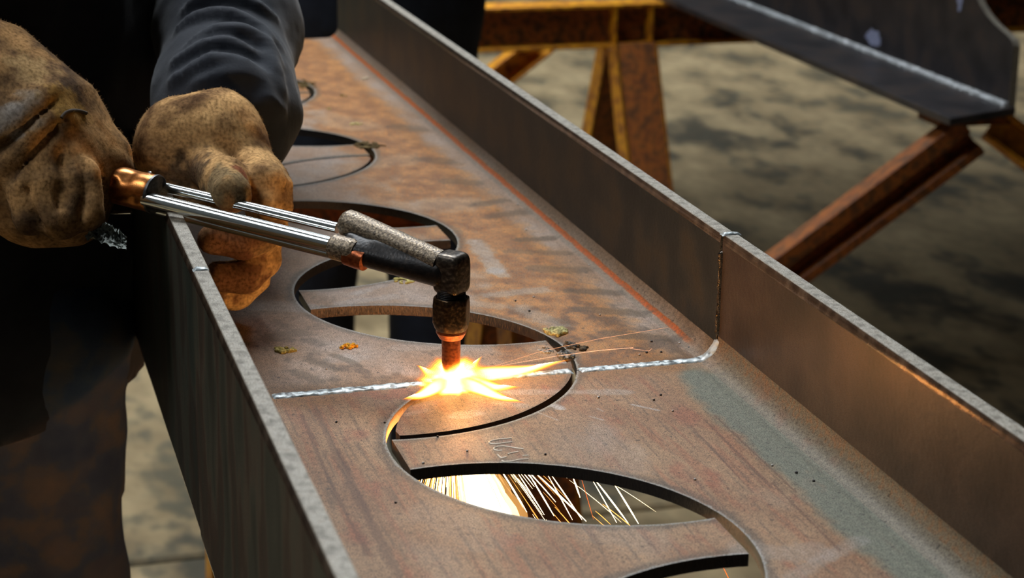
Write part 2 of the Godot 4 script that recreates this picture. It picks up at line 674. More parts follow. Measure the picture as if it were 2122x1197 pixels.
	M.rusty = tri_mat(noise_tex(0.014, 5, 52, [[0.0, rgb8(44, 26, 10)], [0.35, rgb8(100, 56, 14)], [0.5, rgb8(152, 84, 16)], [0.65, rgb8(124, 64, 14)], [1.0, rgb8(62, 36, 12)]]), 3.4, 0.6, 0.0, fine, 0.03)
	M.dull = tri_mat(noise_tex(0.012, 5, 53, [[0.0, rgb8(40, 38, 40)], [0.5, rgb8(58, 54, 55)], [0.75, rgb8(72, 62, 58)], [1.0, rgb8(46, 48, 52)]]), 1.6, 0.42, 0.35, fine, 0.02)
	M.web_near_mark = tri_mat(noise_tex(0.05, 3, 62, [[0.0, rgb8(176, 156, 134)], [1.0, rgb8(210, 196, 176)]]), 20.0, 0.5, 0.2)
	M.weld_dull = tri_mat(noise_tex(0.04, 4, 63, [[0.0, rgb8(80, 76, 72)], [0.5, rgb8(150, 152, 152)], [1.0, rgb8(196, 200, 202)]]), 8.0, 0.4, 0.5)
	M.chalk = tri_mat(noise_tex(0.05, 4, 64, [[0.0, rgb8(96, 98, 120)], [1.0, rgb8(170, 176, 204)]]), 8.0, 0.9)
	M.nut = tri_mat(noise_tex(0.05, 4, 36, [[0.0, rgb8(30, 22, 16)], [0.55, rgb8(74, 54, 34)], [1.0, rgb8(150, 118, 76)]]), 12.0, 0.3, 0.8, grain, 0.012)
	M.head = tri_mat(noise_tex(0.05, 4, 37, [[0.0, rgb8(30, 26, 22)], [0.5, rgb8(62, 54, 46)], [0.75, rgb8(110, 98, 84)], [1.0, rgb8(170, 156, 136)]]), 10.0, 0.36, 0.7, grain, 0.015)
	M.cap = tri_mat(noise_tex(0.05, 4, 38, [[0.0, rgb8(40, 38, 36)], [1.0, rgb8(110, 108, 108)]]), 12.0, 0.4, 0.7)
	M.slag = flat_mat(Color.WHITE, 0.95)
	M.slag.metallic_specular = 0.2
	M.slag.vertex_color_use_as_albedo = true
	M.bead_dark = flat_mat(rgb8(48, 44, 42), 0.35, 0.5)
	M.bead_pale = flat_mat(rgb8(150, 146, 140), 0.35, 0.5)

func speckled(m: StandardMaterial3D, scale: float) -> void:
	m.detail_enabled = true
	m.detail_albedo = M.speckle
	m.detail_blend_mode = BaseMaterial3D.BLEND_MODE_MUL
	m.detail_uv_layer = BaseMaterial3D.DETAIL_UV_2
	m.uv2_triplanar = true
	m.uv2_scale = Vector3.ONE * scale

func web_material(far: bool, fine: Texture2D) -> StandardMaterial3D:
	var z0 := Z_FAR if far else 0.0
	var z1 := 0.0 if far else 0.5
	var n1 := noise(9.0, 4, 3)
	var n2 := noise(34.0, 4, 4)
	var n3 := noise(160.0, 3, 6)
	var n4 := noise(4.0, 3, 8)
	var n5 := noise(420.0, 2, 9)
	# scuffs and smears as they lie on the plate: [a, b, half width, strength, colour if not pale]
	var scuffs := []
	var soot_c := rgb8(78, 62, 44)
	var drag_c := rgb8(84, 56, 42)
	if far:
		scuffs = [[Vector2(0.0965, -0.3515), Vector2(0.0906, -0.2594), 0.010, 0.8], [Vector2(0.0886, -0.2599), Vector2(0.0926, -0.2443), 0.008, 0.7], [Vector2(0.0632, -0.1923), Vector2(0.1103, -0.1973), 0.010, 0.65], [Vector2(0.0798, -0.1509), Vector2(0.0968, -0.1023), 0.012, 0.6], [Vector2(0.0443, -0.1754), Vector2(0.0665, -0.1607), 0.008, 0.45],
			[Vector2(-0.0389, -0.2240), Vector2(-0.0153, -0.2390), 0.006, 0.55], [Vector2(-0.0602, -0.1983), Vector2(-0.0144, -0.2071), 0.008, 0.5], [Vector2(-0.1282, -0.2123), Vector2(-0.0851, -0.1913), 0.016, 0.55], [Vector2(0.0973, -0.8418), Vector2(0.0494, -0.9109), 0.03, 0.3], [Vector2(0.0626, -0.4814), Vector2(0.1212, -0.4864), 0.03, 0.4], [Vector2(0.0258, -0.6499), Vector2(0.1034, -0.6762), 0.03, 0.3],
			[Vector2(-0.0904, -0.0666), Vector2(-0.0720, -0.0676), 0.010, 0.4], [Vector2(-0.0796, -0.0751), Vector2(-0.0781, -0.0559), 0.006, 0.4], [Vector2(-0.0358, -0.0814), Vector2(0.0243, -0.0665), 0.009, 0.35],
			# wiped soot
			[Vector2(0.1307, -0.4767), Vector2(0.1597, -0.4850), 0.010, 0.6, soot_c], [Vector2(0.1349, -0.4316), Vector2(0.1633, -0.4394), 0.012, 0.6, soot_c], [Vector2(0.1363, -0.3469), Vector2(0.1650, -0.3450), 0.009, 0.7, soot_c], [Vector2(0.1194, -0.3138), Vector2(0.1649, -0.2950), 0.008, 0.5, soot_c], [Vector2(0.1244, -0.2572), Vector2(0.1631, -0.2419), 0.011, 0.6, soot_c], [Vector2(0.1333, -0.1889), Vector2(0.1677, -0.1737), 0.009, 0.7, soot_c], [Vector2(0.1251, -0.1398), Vector2(0.1699, -0.1159), 0.010, 0.65, soot_c], [Vector2(0.1278, -0.0763), Vector2(0.1725, -0.0473), 0.009, 0.7, soot_c], [Vector2(0.1282, -0.6705), Vector2(0.1497, -0.6522), 0.016, 0.5, soot_c], [Vector2(0.1293, -0.5734), Vector2(0.1528, -0.5577), 0.014, 0.55, soot_c], [Vector2(0.1346, -0.8335), Vector2(0.1555, -0.8133), 0.018, 0.5, soot_c],
			# brown burns left of the flame
			[Vector2(-0.1076, -0.0709), Vector2(-0.0911, -0.0449), 0.006, 0.6, soot_c], [Vector2(-0.0882, -0.0773), Vector2(-0.0743, -0.0483), 0.004, 0.6, soot_c], [Vector2(-0.1226, -0.0474), Vector2(-0.1096, -0.0231), 0.006, 0.5, soot_c], [Vector2(-0.1269, -0.1273), Vector2(-0.1034, -0.1334), 0.012, 0.4, soot_c]]
	else:
		scuffs = [[Vector2(0.0117, 0.0300), Vector2(0.0981, 0.0516), 0.006, 0.6], [Vector2(0.0400, 0.0650), Vector2(0.0416, 0.0712), 0.004, 1.2], [Vector2(-0.0318, 0.0680), Vector2(-0.0176, 0.0659), 0.007, 0.75], [Vector2(0.0023, 0.0506), Vector2(0.0172, 0.0592), 0.006, 0.5], [Vector2(-0.0629, 0.0564), Vector2(-0.0499, 0.0520), 0.005, 0.35],
			[Vector2(0.0929, 0.0763), Vector2(0.1069, 0.0915), 0.0016, 1.0], [Vector2(0.0241, 0.0735), Vector2(0.0332, 0.0920), 0.0012, 0.8], [Vector2(0.0569, 0.0904), Vector2(0.0636, 0.0997), 0.0012, 0.8], [Vector2(0.0669, 0.0776), Vector2(0.0690, 0.0839), 0.001, 0.7], [Vector2(0.0798, 0.3197), Vector2(0.1151, 0.3356), 0.014, 0.4], [Vector2(0.0865, 0.3590), Vector2(0.1458, 0.3230), 0.008, 0.45],
			[Vector2(0.0548, 0.1251), Vector2(0.0535, 0.1770), 0.02, 0.3], [Vector2(0.0251, 0.2987), Vector2(0.0067, 0.2658), 0.02, 0.25], [Vector2(-0.0683, 0.2676), Vector2(-0.0854, 0.2202), 0.02, 0.2],
			# long brown drag marks down the left side, and the fine ones at the right
			[Vector2(-0.1221, 0.0338), Vector2(-0.1256, 0.1639), 0.003, 0.42, drag_c], [Vector2(-0.1256, 0.1639), Vector2(-0.1258, 0.3036), 0.0034, 0.45, drag_c], [Vector2(-0.1334, 0.0405), Vector2(-0.1372, 0.1529), 0.0015, 0.5, drag_c], [Vector2(-0.1372, 0.1529), Vector2(-0.1377, 0.2699), 0.0014, 0.5, drag_c], [Vector2(-0.1217, 0.1068), Vector2(-0.1250, 0.2246), 0.0015, 0.4, drag_c],
			[Vector2(0.1309, 0.1167), Vector2(0.1282, 0.2369), 0.0012, 0.6, drag_c], [Vector2(0.1408, 0.1097), Vector2(0.1397, 0.2477), 0.001, 0.6, drag_c], [Vector2(0.1313, 0.2297), Vector2(0.1289, 0.3324), 0.0012, 0.6, drag_c], [Vector2(0.1179, 0.1228), Vector2(0.1134, 0.2409), 0.001, 0.5, drag_c]]
	var pale := rgb8(176, 168, 164)
	var f := func(u: float, v: float) -> Color:
		var x := (u - 0.5) * 0.44
		var z := z0 + v * (z1 - z0)
		var a := n1.get_noise_2d(x * 1.6, z)
		var b := n2.get_noise_2d(x, z * 0.8)
		var g := n3.get_noise_2d(x, z)
		var w := n4.get_noise_2d(x * 2.0, z)
		var c: Color
		if far:
			c = rgb8(166, 144, 128).lerp(rgb8(150, 116, 88), clampf(0.5 + a * 0.9, 0, 1))
			var rust := sm(0.02, 0.07, x + a * 0.045 + b * 0.012) * (1.0 - sm(0.14, 0.165, x + b * 0.012))
			c = c.lerp(rgb8(188, 126, 64).lerp(rgb8(144, 90, 42), clampf(0.5 + b * 1.2, 0, 1)), rust * (0.75 + 0.25 * sm(-0.3, 0.3, g)))
			# brown mottles left by the flame beside the weld
			c = c.lerp(rgb8(74, 58, 44), sm(0.15, 0.6, b + w * 0.5) * 0.45 * sm(-0.3, -0.05, z))
			c = c.lerp(rgb8(120, 82, 42), sm(-0.03, -0.004, z + b * 0.008) * 0.55)
		else:
			c = rgb8(164, 130, 98).lerp(rgb8(140, 102, 72), clampf(0.5 + a * 0.8, 0, 1))
			var streak := n2.get_noise_2d(x * 2.4, z * 0.18)
			c = c.lerp(rgb8(150, 94, 64), sm(0.05, 0.45, streak) * 0.5)
			c = c.lerp(rgb8(104, 82, 64), sm(0.2, 0.5, n3.get_noise_2d(x * 1.3, z * 0.06)) * 0.5)
			c = c.lerp(rgb8(110, 116, 104), sm(0.134, 0.148, x + b * 0.006 - 0.02 * sm(0.05, 0.0, z)) * 0.85)
			c = c.lerp(rgb8(150, 104, 60), (1.0 - sm(0.008, 0.032, z + b * 0.012)) * 0.7)
			c = c.lerp(rgb8(158, 134, 114), sm(0.25, 0.55, w) * 0.5)
			# reddish rub marks
			c = c.lerp(rgb8(150, 84, 58), sm(0.3, 0.65, n1.get_noise_2d(x * 2.2 + 3.0, z * 1.2)) * 0.5)
		# the fillet: a rusty line on the far length, bare grey on the near one
		var t := absf(x)
		if t > 0.172:
			c = c.lerp(rgb8(128, 114, 98), 0.6)
			if far:
				c = c.lerp(rgb8(194, 84, 16), (1.0 - sm(0.0018, 0.0030, absf(t - 0.1795 + b * 0.001))) * sm(-0.02, -0.06, z) * (0.75 + g * 0.3))
			elif t > 0.186:
				c = c.lerp(rgb8(126, 92, 66), sm(-0.1, 0.4, g) * 0.6)
		# heat scale and pale dross along the cuts
		var cd := cut_d(x, z)
		c = c.lerp(rgb8(66, 60, 52), (1.0 - sm(0.002, 0.010, cd + b * 0.004)) * 0.45)
		c = c.lerp(rgb8(168, 166, 160), (1.0 - sm(0.0008, 0.0026, cd + g * 0.0014)) * 0.75)
		# grain and pits
		var k := 1.0 + g * 0.14 + n5.get_noise_2d(x, z) * 0.10
		if n3.get_noise_2d(x * 0.8 + 50.0, z * 0.8) > 0.6:
			k *= 0.62
		return Color(c.r * k, c.g * k, c.b * k)
	var m := StandardMaterial3D.new()
	var im := picture(640, 1280 if far else 800, f)
	for s in scuffs:
		var box := Rect2(s[0], Vector2.ZERO).expand(s[1]).grow(s[2] * 1.7)
		var w := im.get_width()
		var h := im.get_height()
		for py in range(maxi(0, int((box.position.y - z0) / (z1 - z0) * h)), mini(h, int((box.end.y - z0) / (z1 - z0) * h) + 1)):
			for px in range(maxi(0, int((box.position.x / 0.44 + 0.5) * w)), mini(w, int((box.end.x / 0.44 + 0.5) * w) + 1)):
				var q := Vector2(((px + 0.5) / w - 0.5) * 0.44, z0 + (py + 0.5) / h * (z1 - z0))
				var g := n3.get_noise_2dv(q)
				var e: float = seg_d(q, s[0], s[1]) / s[2] + n2.get_noise_2d(q.x, q.y * 0.8) * 0.5 + g * 0.4
				var k: float = (1.0 - sm(0.5, 1.15, e)) * s[3] * (0.75 + 0.4 * g)
				if k > 0.0:
					im.set_pixel(px, py, im.get_pixel(px, py).lerp(s[4] if s.size() > 4 else pale, minf(k, 1.0)))
	m.albedo_texture = ImageTexture.create_from_image(im)
	m.texture_repeat = true
	m.roughness = 0.52 if far else 0.55
	m.metallic = 0.12
	m.metallic_specular = 0.36
	m.heightmap_enabled = true
	m.heightmap_texture = noise_tex(0.2, 4, 61, [], 1024)
	m.heightmap_scale = 0.012
	speckled(m, 8.0)
	return m

# ---------------------------------------------------------------- hall
func build_hall() -> void:
	var n1 := noise(0.55, 5, 71)
	var n2 := noise(3.4, 5, 72)
	var n3 := noise(15.0, 4, 73)
	var concrete := StandardMaterial3D.new()
	concrete.albedo_texture = ImageTexture.create_from_image(picture(832, 960, func(u: float, v: float) -> Color:
		var x := u * 7.0 - 1.5
		var z := v * 10.0 - 9.5
		var a := n1.get_noise_2d(x, z)
		var b := n2.get_noise_2d(x, z * 0.6)
		var g := n3.get_noise_2d(x, z * 0.6)
		var c := rgb8(148, 130, 98).lerp(rgb8(122, 104, 76), clampf(0.5 + b, 0, 1))
		c = c.lerp(rgb8(72, 68, 55), sm(-0.05, 0.5, b * 0.8 + g * 0.6) * 0.85)
		# oil stains trodden in all over the floor
		c = c.lerp(rgb8(60, 56, 46), sm(0.1, 0.5, a * 0.8 + b * 0.5 + g * 0.2) * 0.8)
		var k := 1.0 + g * 0.18
		return Color(c.r * k, c.g * k, c.b * k)))
	concrete.roughness = 0.85
	concrete.metallic_specular = 0.3
	concrete.heightmap_enabled = true
	concrete.heightmap_texture = M.grain
	concrete.heightmap_scale = 0.1
	# floor slabs with open joints, on a dark bed
	var floor_ := Node3D.new()
	floor_.name = "floor"
	add_child(floor_)
	floor_.set_meta("kind", "structure")
	var bed := Mb.new()
	bed.box(Vector3(2, -0.2, -4), Vector3(16, 0.2, 18))
	part(floor_, "bed", bed, flat_mat(rgb8(40, 36, 30), 0.9))
	var zs := [-13.0, -1.78, 5.0]
	for i in zs.size() - 1:
		for xs in [[-6.0, -3.2], [-3.2, 10.0]]:
			var lo := Vector3(xs[0] + 0.006, -0.1, zs[i] + 0.007)
			var hi := Vector3(xs[1] - 0.006, 0.0, zs[i + 1] - 0.007)
			var mb := Mb.new()
			mb.box((lo + hi) / 2, hi - lo, Basis.IDENTITY, 0.006)
			for k in mb.v.size():
				mb.uv[k] = Vector2((mb.v[k].x + 1.5) / 7.0, (mb.v[k].z + 9.5) / 10.0)
			part(floor_, "slab", mb, concrete)
	var wall := tri_mat(noise_tex(0.01, 4, 74, [[0.0, rgb8(70, 72, 72)], [1.0, rgb8(104, 104, 100)]]), 0.4, 0.9)
	for w in [["wall_back", Vector3(2, 2.9, -13.1), Vector3(16.4, 6.0, 0.2)], ["wall_front", Vector3(2, 2.9, 5.1), Vector3(16.4, 6.0, 0.2)], ["wall_left", Vector3(-6.1, 2.9, -4), Vector3(0.2, 6.0, 18.4)], ["wall_right", Vector3(10.1, 2.9, -4), Vector3(0.2, 6.0, 18.4)], ["ceiling", Vector3(2, 5.85, -4), Vector3(16.4, 0.3, 18.4)]]:
		var mb := Mb.new()
		mb.box(w[1], w[2])
		var o := MeshInstance3D.new()
		o.name = w[0]
		o.mesh = mb.mesh()
		o.material_override = wall if w[0] != "ceiling" else flat_mat(rgb8(52, 54, 56), 0.9)
		add_child(o)
		o.set_meta("kind", "structure")
	# unseen deck added at the right to keep rooflights off the floor below
	var t := thing("added_shade_deck", "added grey deck over the right side, unseen, that shades the floor below", "platform", Vector3(3.6, 2.25, -1.1))
	var deck := Mb.new()
	deck.box(Vector3(0, 0, 0), Vector3(5.2, 0.06, 6.6), Basis.IDENTITY, 0.004)
	part(t, "deck", deck, wall)
	for x in [-2.5, 2.5]:
		var rail := Mb.new()
		rail.box(Vector3(x, -0.11, 0), Vector3(0.1, 0.16, 6.6), Basis.IDENTITY, 0.004)
		part(t, "edge_beam", rail, wall)
		for z in [-2.9, 3.1]:
			var rod := Mb.new()
			rod.tube([Vector3(maxf(x, -2.05), 0.02, z), Vector3(maxf(x, -2.05), 3.44, z)], [0.02, 0.02], 12)
			part(t, "hanger", rod, wall)

# ---------------------------------------------------------------- the beam on the trestles
func arc(cx: float, cz: float, r: float, a0: float, a1: float, steps: int) -> PackedVector2Array:
	var o := PackedVector2Array()
	for i in (steps if absf(a1 - a0) > 6.28 else steps + 1):
		var a := lerpf(a0, a1, float(i) / steps)
		o.append(Vector2(cx + r * cos(a), cz + r * sin(a)))
	return o

func right_tee() -> PackedVector2Array:
	# outline of the right half of the web in (x, z): straight along the fillet, bites and posts along the cut
	var o := PackedVector2Array([Vector2(X_FIL, Z_FAR)])
	o.append(Vector2(R_POST, Z_FAR))
	var half := acos((R_POST - RX) / CUT_R)
	var k := -4
	while RZ + k * PITCH + CUT_R < Z_NEAR:
		var zc := RZ + k * PITCH
		if zc - CUT_R > Z_FAR + 0.01:
			o.append_array(arc(RX, zc, CUT_R, -half, half, 60))
		k += 1
	o.append(Vector2(R_POST, Z_NEAR))
	o.append(Vector2(X_FIL, Z_NEAR))
	return o

func left_tee() -> PackedVector2Array:
	var o := PackedVector2Array([Vector2(-X_FIL, Z_FAR), Vector2(L_POST, Z_FAR)])
	var half := acos((L_POST - LX) / CUT_R)
	var k := -4
	while LZ + k * PITCH + CUT_R < Z_NEAR:
		var zc := LZ + k * PITCH
		if zc - CUT_R > Z_FAR + 0.01:
			if k == 0:
				# the bite that is being cut: its crescent of waste still hangs on the web post
				o.append(Vector2(L_POST, LZ - CUT_R * sin(half)))
				for i in 51:
					var f := i / 50.0
					var r2 := CUT_R - lerpf(0.003, 0.0068, sm(0.0, 0.5, f))
					o.append(Vector2(RX + r2 * cos(lerpf(0.17, 1.68, f)), RZ + r2 * sin(lerpf(0.17, 1.68, f))))
				var a0 := deg_to_rad(-163.0)
				var a1 := deg_to_rad(-123.5)
				for i in 21:
					var t := i / 20.0
					var a := lerpf(a0, a1, t)
					var r := CUT_R - lerpf(0.0062, 0.0028, t)
					o.append(Vector2(LX + r * cos(a), LZ + r * sin(a)))
				o.append_array(arc(LX, LZ, CUT_R, deg_to_rad(-122.8), -TAU + half, 60))
			else:
				o.append_array(arc(LX, zc, CUT_R, -half, -TAU + half, 60))
		k += 1
	o.append(Vector2(L_POST, Z_NEAR))
	o.append(Vector2(-X_FIL, Z_NEAR))
	return o

func plate(parent: Node, called: String, poly: PackedVector2Array, y0: float, y1: float, top: Material, wall: Material, uv_z0: float, uv_z1: float) -> MeshInstance3D:
	var mb := Mb.new()
	if not Geometry2D.is_polygon_clockwise(poly):
		poly.reverse()
	var ids := Geometry2D.triangulate_polygon(poly)
	for side in 2:
		var first := mb.v.size()
		for p in poly:
			mb.add(Vector3(p.x, y1 if side == 0 else y0, p.y), Vector3.UP if side == 0 else Vector3.DOWN, Vector2(p.x / 0.44 + 0.5, (p.y - uv_z0) / (uv_z1 - uv_z0)))
		for i in range(0, ids.size(), 3):
			var a := first + ids[i]
			var b := first + ids[i + 1]
			var d := first + ids[i + 2]
			var up := (mb.v[b] - mb.v[a]).cross(mb.v[d] - mb.v[a]).y > 0.0
			if up == (side == 0):
				mb.tri(a, b, d)
			else:
				mb.tri(a, d, b)
	var cut := mb.ix.size()
	var cnt := poly.size()
	var en := []
	for i in cnt:
		var e := poly[(i + 1) % cnt] - poly[i]
		var q := Vector2(-e.y, e.x).normalized()
		en.append(q)
	# outward side: test one edge
	var mid := (poly[0] + poly[1]) / 2
	var sgn := -1.0 if Geometry2D.is_point_in_polygon(mid + en[0] * 0.0005, poly) else 1.0
	for i in cnt:
		var a := poly[i]
		var b := poly[(i + 1) % cnt]
		var na: Vector2 = en[i]
		var nb: Vector2 = en[i]
		if en[i].dot(en[(i - 1 + cnt) % cnt]) > 0.85:
			na = (en[i] + en[(i - 1 + cnt) % cnt]).normalized()
		if en[i].dot(en[(i + 1) % cnt]) > 0.85:
			nb = (en[i] + en[(i + 1) % cnt]).normalized()
		na *= sgn
		nb *= sgn
		var f := mb.add(Vector3(a.x, y1, a.y), Vector3(na.x, 0, na.y))
		mb.add(Vector3(b.x, y1, b.y), Vector3(nb.x, 0, nb.y))
		mb.add(Vector3(b.x, y0, b.y), Vector3(nb.x, 0, nb.y))
		mb.add(Vector3(a.x, y0, a.y), Vector3(na.x, 0, na.y))
		var nn := (mb.v[f + 1] - mb.v[f]).cross(mb.v[f + 2] - mb.v[f])
		if nn.dot(mb.n[f]) > 0.0:
			mb.tri(f, f + 1, f + 2)
			mb.tri(f, f + 2, f + 3)
		else:
			mb.tri(f, f + 2, f + 1)
			mb.tri(f, f + 3, f + 2)
	return part(parent, called, mb, null, [top, wall], [0, cut])

func rect(x0: float, x1: float, z0: float, z1: float) -> PackedVector2Array:
	return PackedVector2Array([Vector2(x0, z0), Vector2(x1, z0), Vector2(x1, z1), Vector2(x0, z1)])

func flange(parent: Node, side: float, z0: float, z1: float, face: Material, dz: float) -> void:
	# one flange plate: side -1 left, 1 right; rounded mill edges, faces and edges of their own look
	var mb := Mb.new()
	var r := 0.0021
	var x_in := HH - TF
	var prof := []   # [x, y] round the section, outside first
	# the rolled edges fall away gently over the last 8 mm of each face
	var ry := 0.0075
	for q in [[HH - r, HB - ry, 0.0], [HH - r, -HB + ry, -PI / 2], [x_in + r, -HB + ry, -PI], [x_in + r, HB - ry, -PI * 1.5]]:
		for i in 13:
			var a: float = q[2] + PI / 2 - i / 12.0 * PI / 2
			prof.append(Vector2(q[0] + r * cos(a), q[1] + ry * sin(a)))
	# prof runs from the top edge over the outer face down and back up the inner face
	var cnt := prof.size()
	var face_ix := PackedInt32Array()
	for i in cnt:
		var a: Vector2 = prof[i]
		var b: Vector2 = prof[(i + 1) % cnt]
		var la := Vector2(a.x, a.y)
		var steps := 1
		if absf(a.y - b.y) > 0.05:
			steps = 14
		for k in steps:
			var p := la.lerp(b, float(k) / steps)
			var q := la.lerp(b, float(k + 1) / steps)
			# hot-rolled faces are not dead flat: a shallow hollow under the top edge
			var hol := func(v: Vector2) -> Vector2:
				if absf(v.x - x_in) < 1e-5:
					return Vector2(v.x + 0.0 * sm(0.045, 0.0978, v.y) * (1.0 if v.y > 0.0 else 0.0), v.y)
				return v
			var pp: Vector2 = hol.call(p)
			var qq: Vector2 = hol.call(q)
			var verts := [Vector3(side * pp.x, pp.y, z0), Vector3(side * qq.x, qq.y, z0), Vector3(side * qq.x, qq.y, z1), Vector3(side * pp.x, pp.y, z1)]
			if side < 0.0:
				verts.reverse()
			mb.flat_quad(verts[3], verts[2], verts[1], verts[0])
	for z in [z0, z1]:
		var c := Vector3(side * (HH - TF / 2), 0, z)
		for i in cnt:
			var a := Vector3(side * prof[i].x, prof[i].y, z)
			var b := Vector3(side * prof[(i + 1) % cnt].x, prof[(i + 1) % cnt].y, z)
			mb.face_out(Vector3(side * (HH - TF / 2), 0, (z0 + z1) / 2), [c, a, b])
	# sort the quads: broad faces first, then the rolled lips, then edges
	var group := [PackedInt32Array(), PackedInt32Array(), PackedInt32Array()]
	for i in range(0, mb.ix.size(), 3):
		var q := absf(mb.n[mb.ix[i]].x)
		group[0 if q > 0.9985 else (1 if q > 0.86 else 2)].append_array(mb.ix.slice(i, i + 3))
	mb.ix = group[0] + group[1] + group[2]
	# smooth over the rounded edges and the hollow
	var at := {}
	for i in mb.v.size():
		var key := Vector3i((mb.v[i] * 20000.0).round())
		at[key] = at.get(key, Vector3.ZERO) + mb.n[i]
	for i in mb.v.size():
		var s: Vector3 = at[Vector3i((mb.v[i] * 20000.0).round())].normalized()
		if absf(mb.n[i].z) < 0.5 and mb.n[i].dot(s) > 0.8:
			s.z = 0.0
			mb.n[i] = s.normalized()
	var o := part(parent, "flange", mb, null, [face, M.lip, M.edge], [0, group[0].size(), group[0].size() + group[1].size()])
	o.position = Vector3(side * dz, 0, 0)

func fillet(parent: Node, side: float, z0: float, z1: float, m: Material, uv_z0: float, uv_z1: float) -> void:
	# the hollow rounding between web and flange, above and below the web
	var mb := Mb.new()
	for up in [1.0, -1.0]:
		var nz := 2
		mb.grid(9, nz, func(i: int, j: int) -> Array:
			var a := -PI / 2 + i / 8.0 * PI / 2
			var s := X_FIL + RF * (a + PI / 2)
			var z := lerpf(z0, z1, float(j) / (nz - 1))
			if (side > 0.0) == (up > 0.0):
				z = z0 + z1 - z
			return [Vector3(side * (X_FIL + RF * cos(a)), up * (TW / 2 + RF + RF * sin(a)), z), Vector2(side * s / 0.44 + 0.5, (z - uv_z0) / (uv_z1 - uv_z0))])
	part(parent, "fillet", mb, m)

func bead(parent: Node, called: String, pts: Array, nrm: Array, width: float, height: float, m: Material, seed_: int) -> void:
	# weld metal laid along a path: ripples and lumps on a low mound
	var nz := noise(130.0, 4, seed_)
	var path := []
	for i in pts.size() - 1:
		var steps := maxi(2, int(pts[i].distance_to(pts[i + 1]) / 0.0012))
		for k in steps:
			var t := float(k) / steps
			path.append([pts[i].lerp(pts[i + 1], t), nrm[i].lerp(nrm[i + 1], t).normalized()])
	path.append([pts[-1], nrm[-1]])
	var mb := Mb.new()
	var cols := 13
	mb.grid(path.size(), cols, func(i: int, j: int) -> Array:
		var p: Vector3 = path[i][0]
		var n: Vector3 = path[i][1]
		var d: Vector3 = (path[mini(i + 1, path.size() - 1)][0] - path[maxi(i - 1, 0)][0]).normalized()
		var s := d.cross(n).normalized()
		var t := j / (cols - 1.0) * 2.0 - 1.0
		var q := nz.get_noise_3dv(p + s * t * width * 0.5)
		var edge_w := width * (0.5 + 0.13 * nz.get_noise_3dv(p * 0.5 + n * 7.0))
		var end := minf(1.0, minf(i, path.size() - 1 - i) / 2.0)
		var h := height * (sqrt(maxf(0.0, 1.0 - t * t)) * (1.0 + 0.07 * sin(i * 1.1 + t * t * 2.2)) + q * 0.6 * (1.0 - t * t)) * end - 0.0003
		return [p + s * t * edge_w + n * h])
	part(parent, called, mb, m)

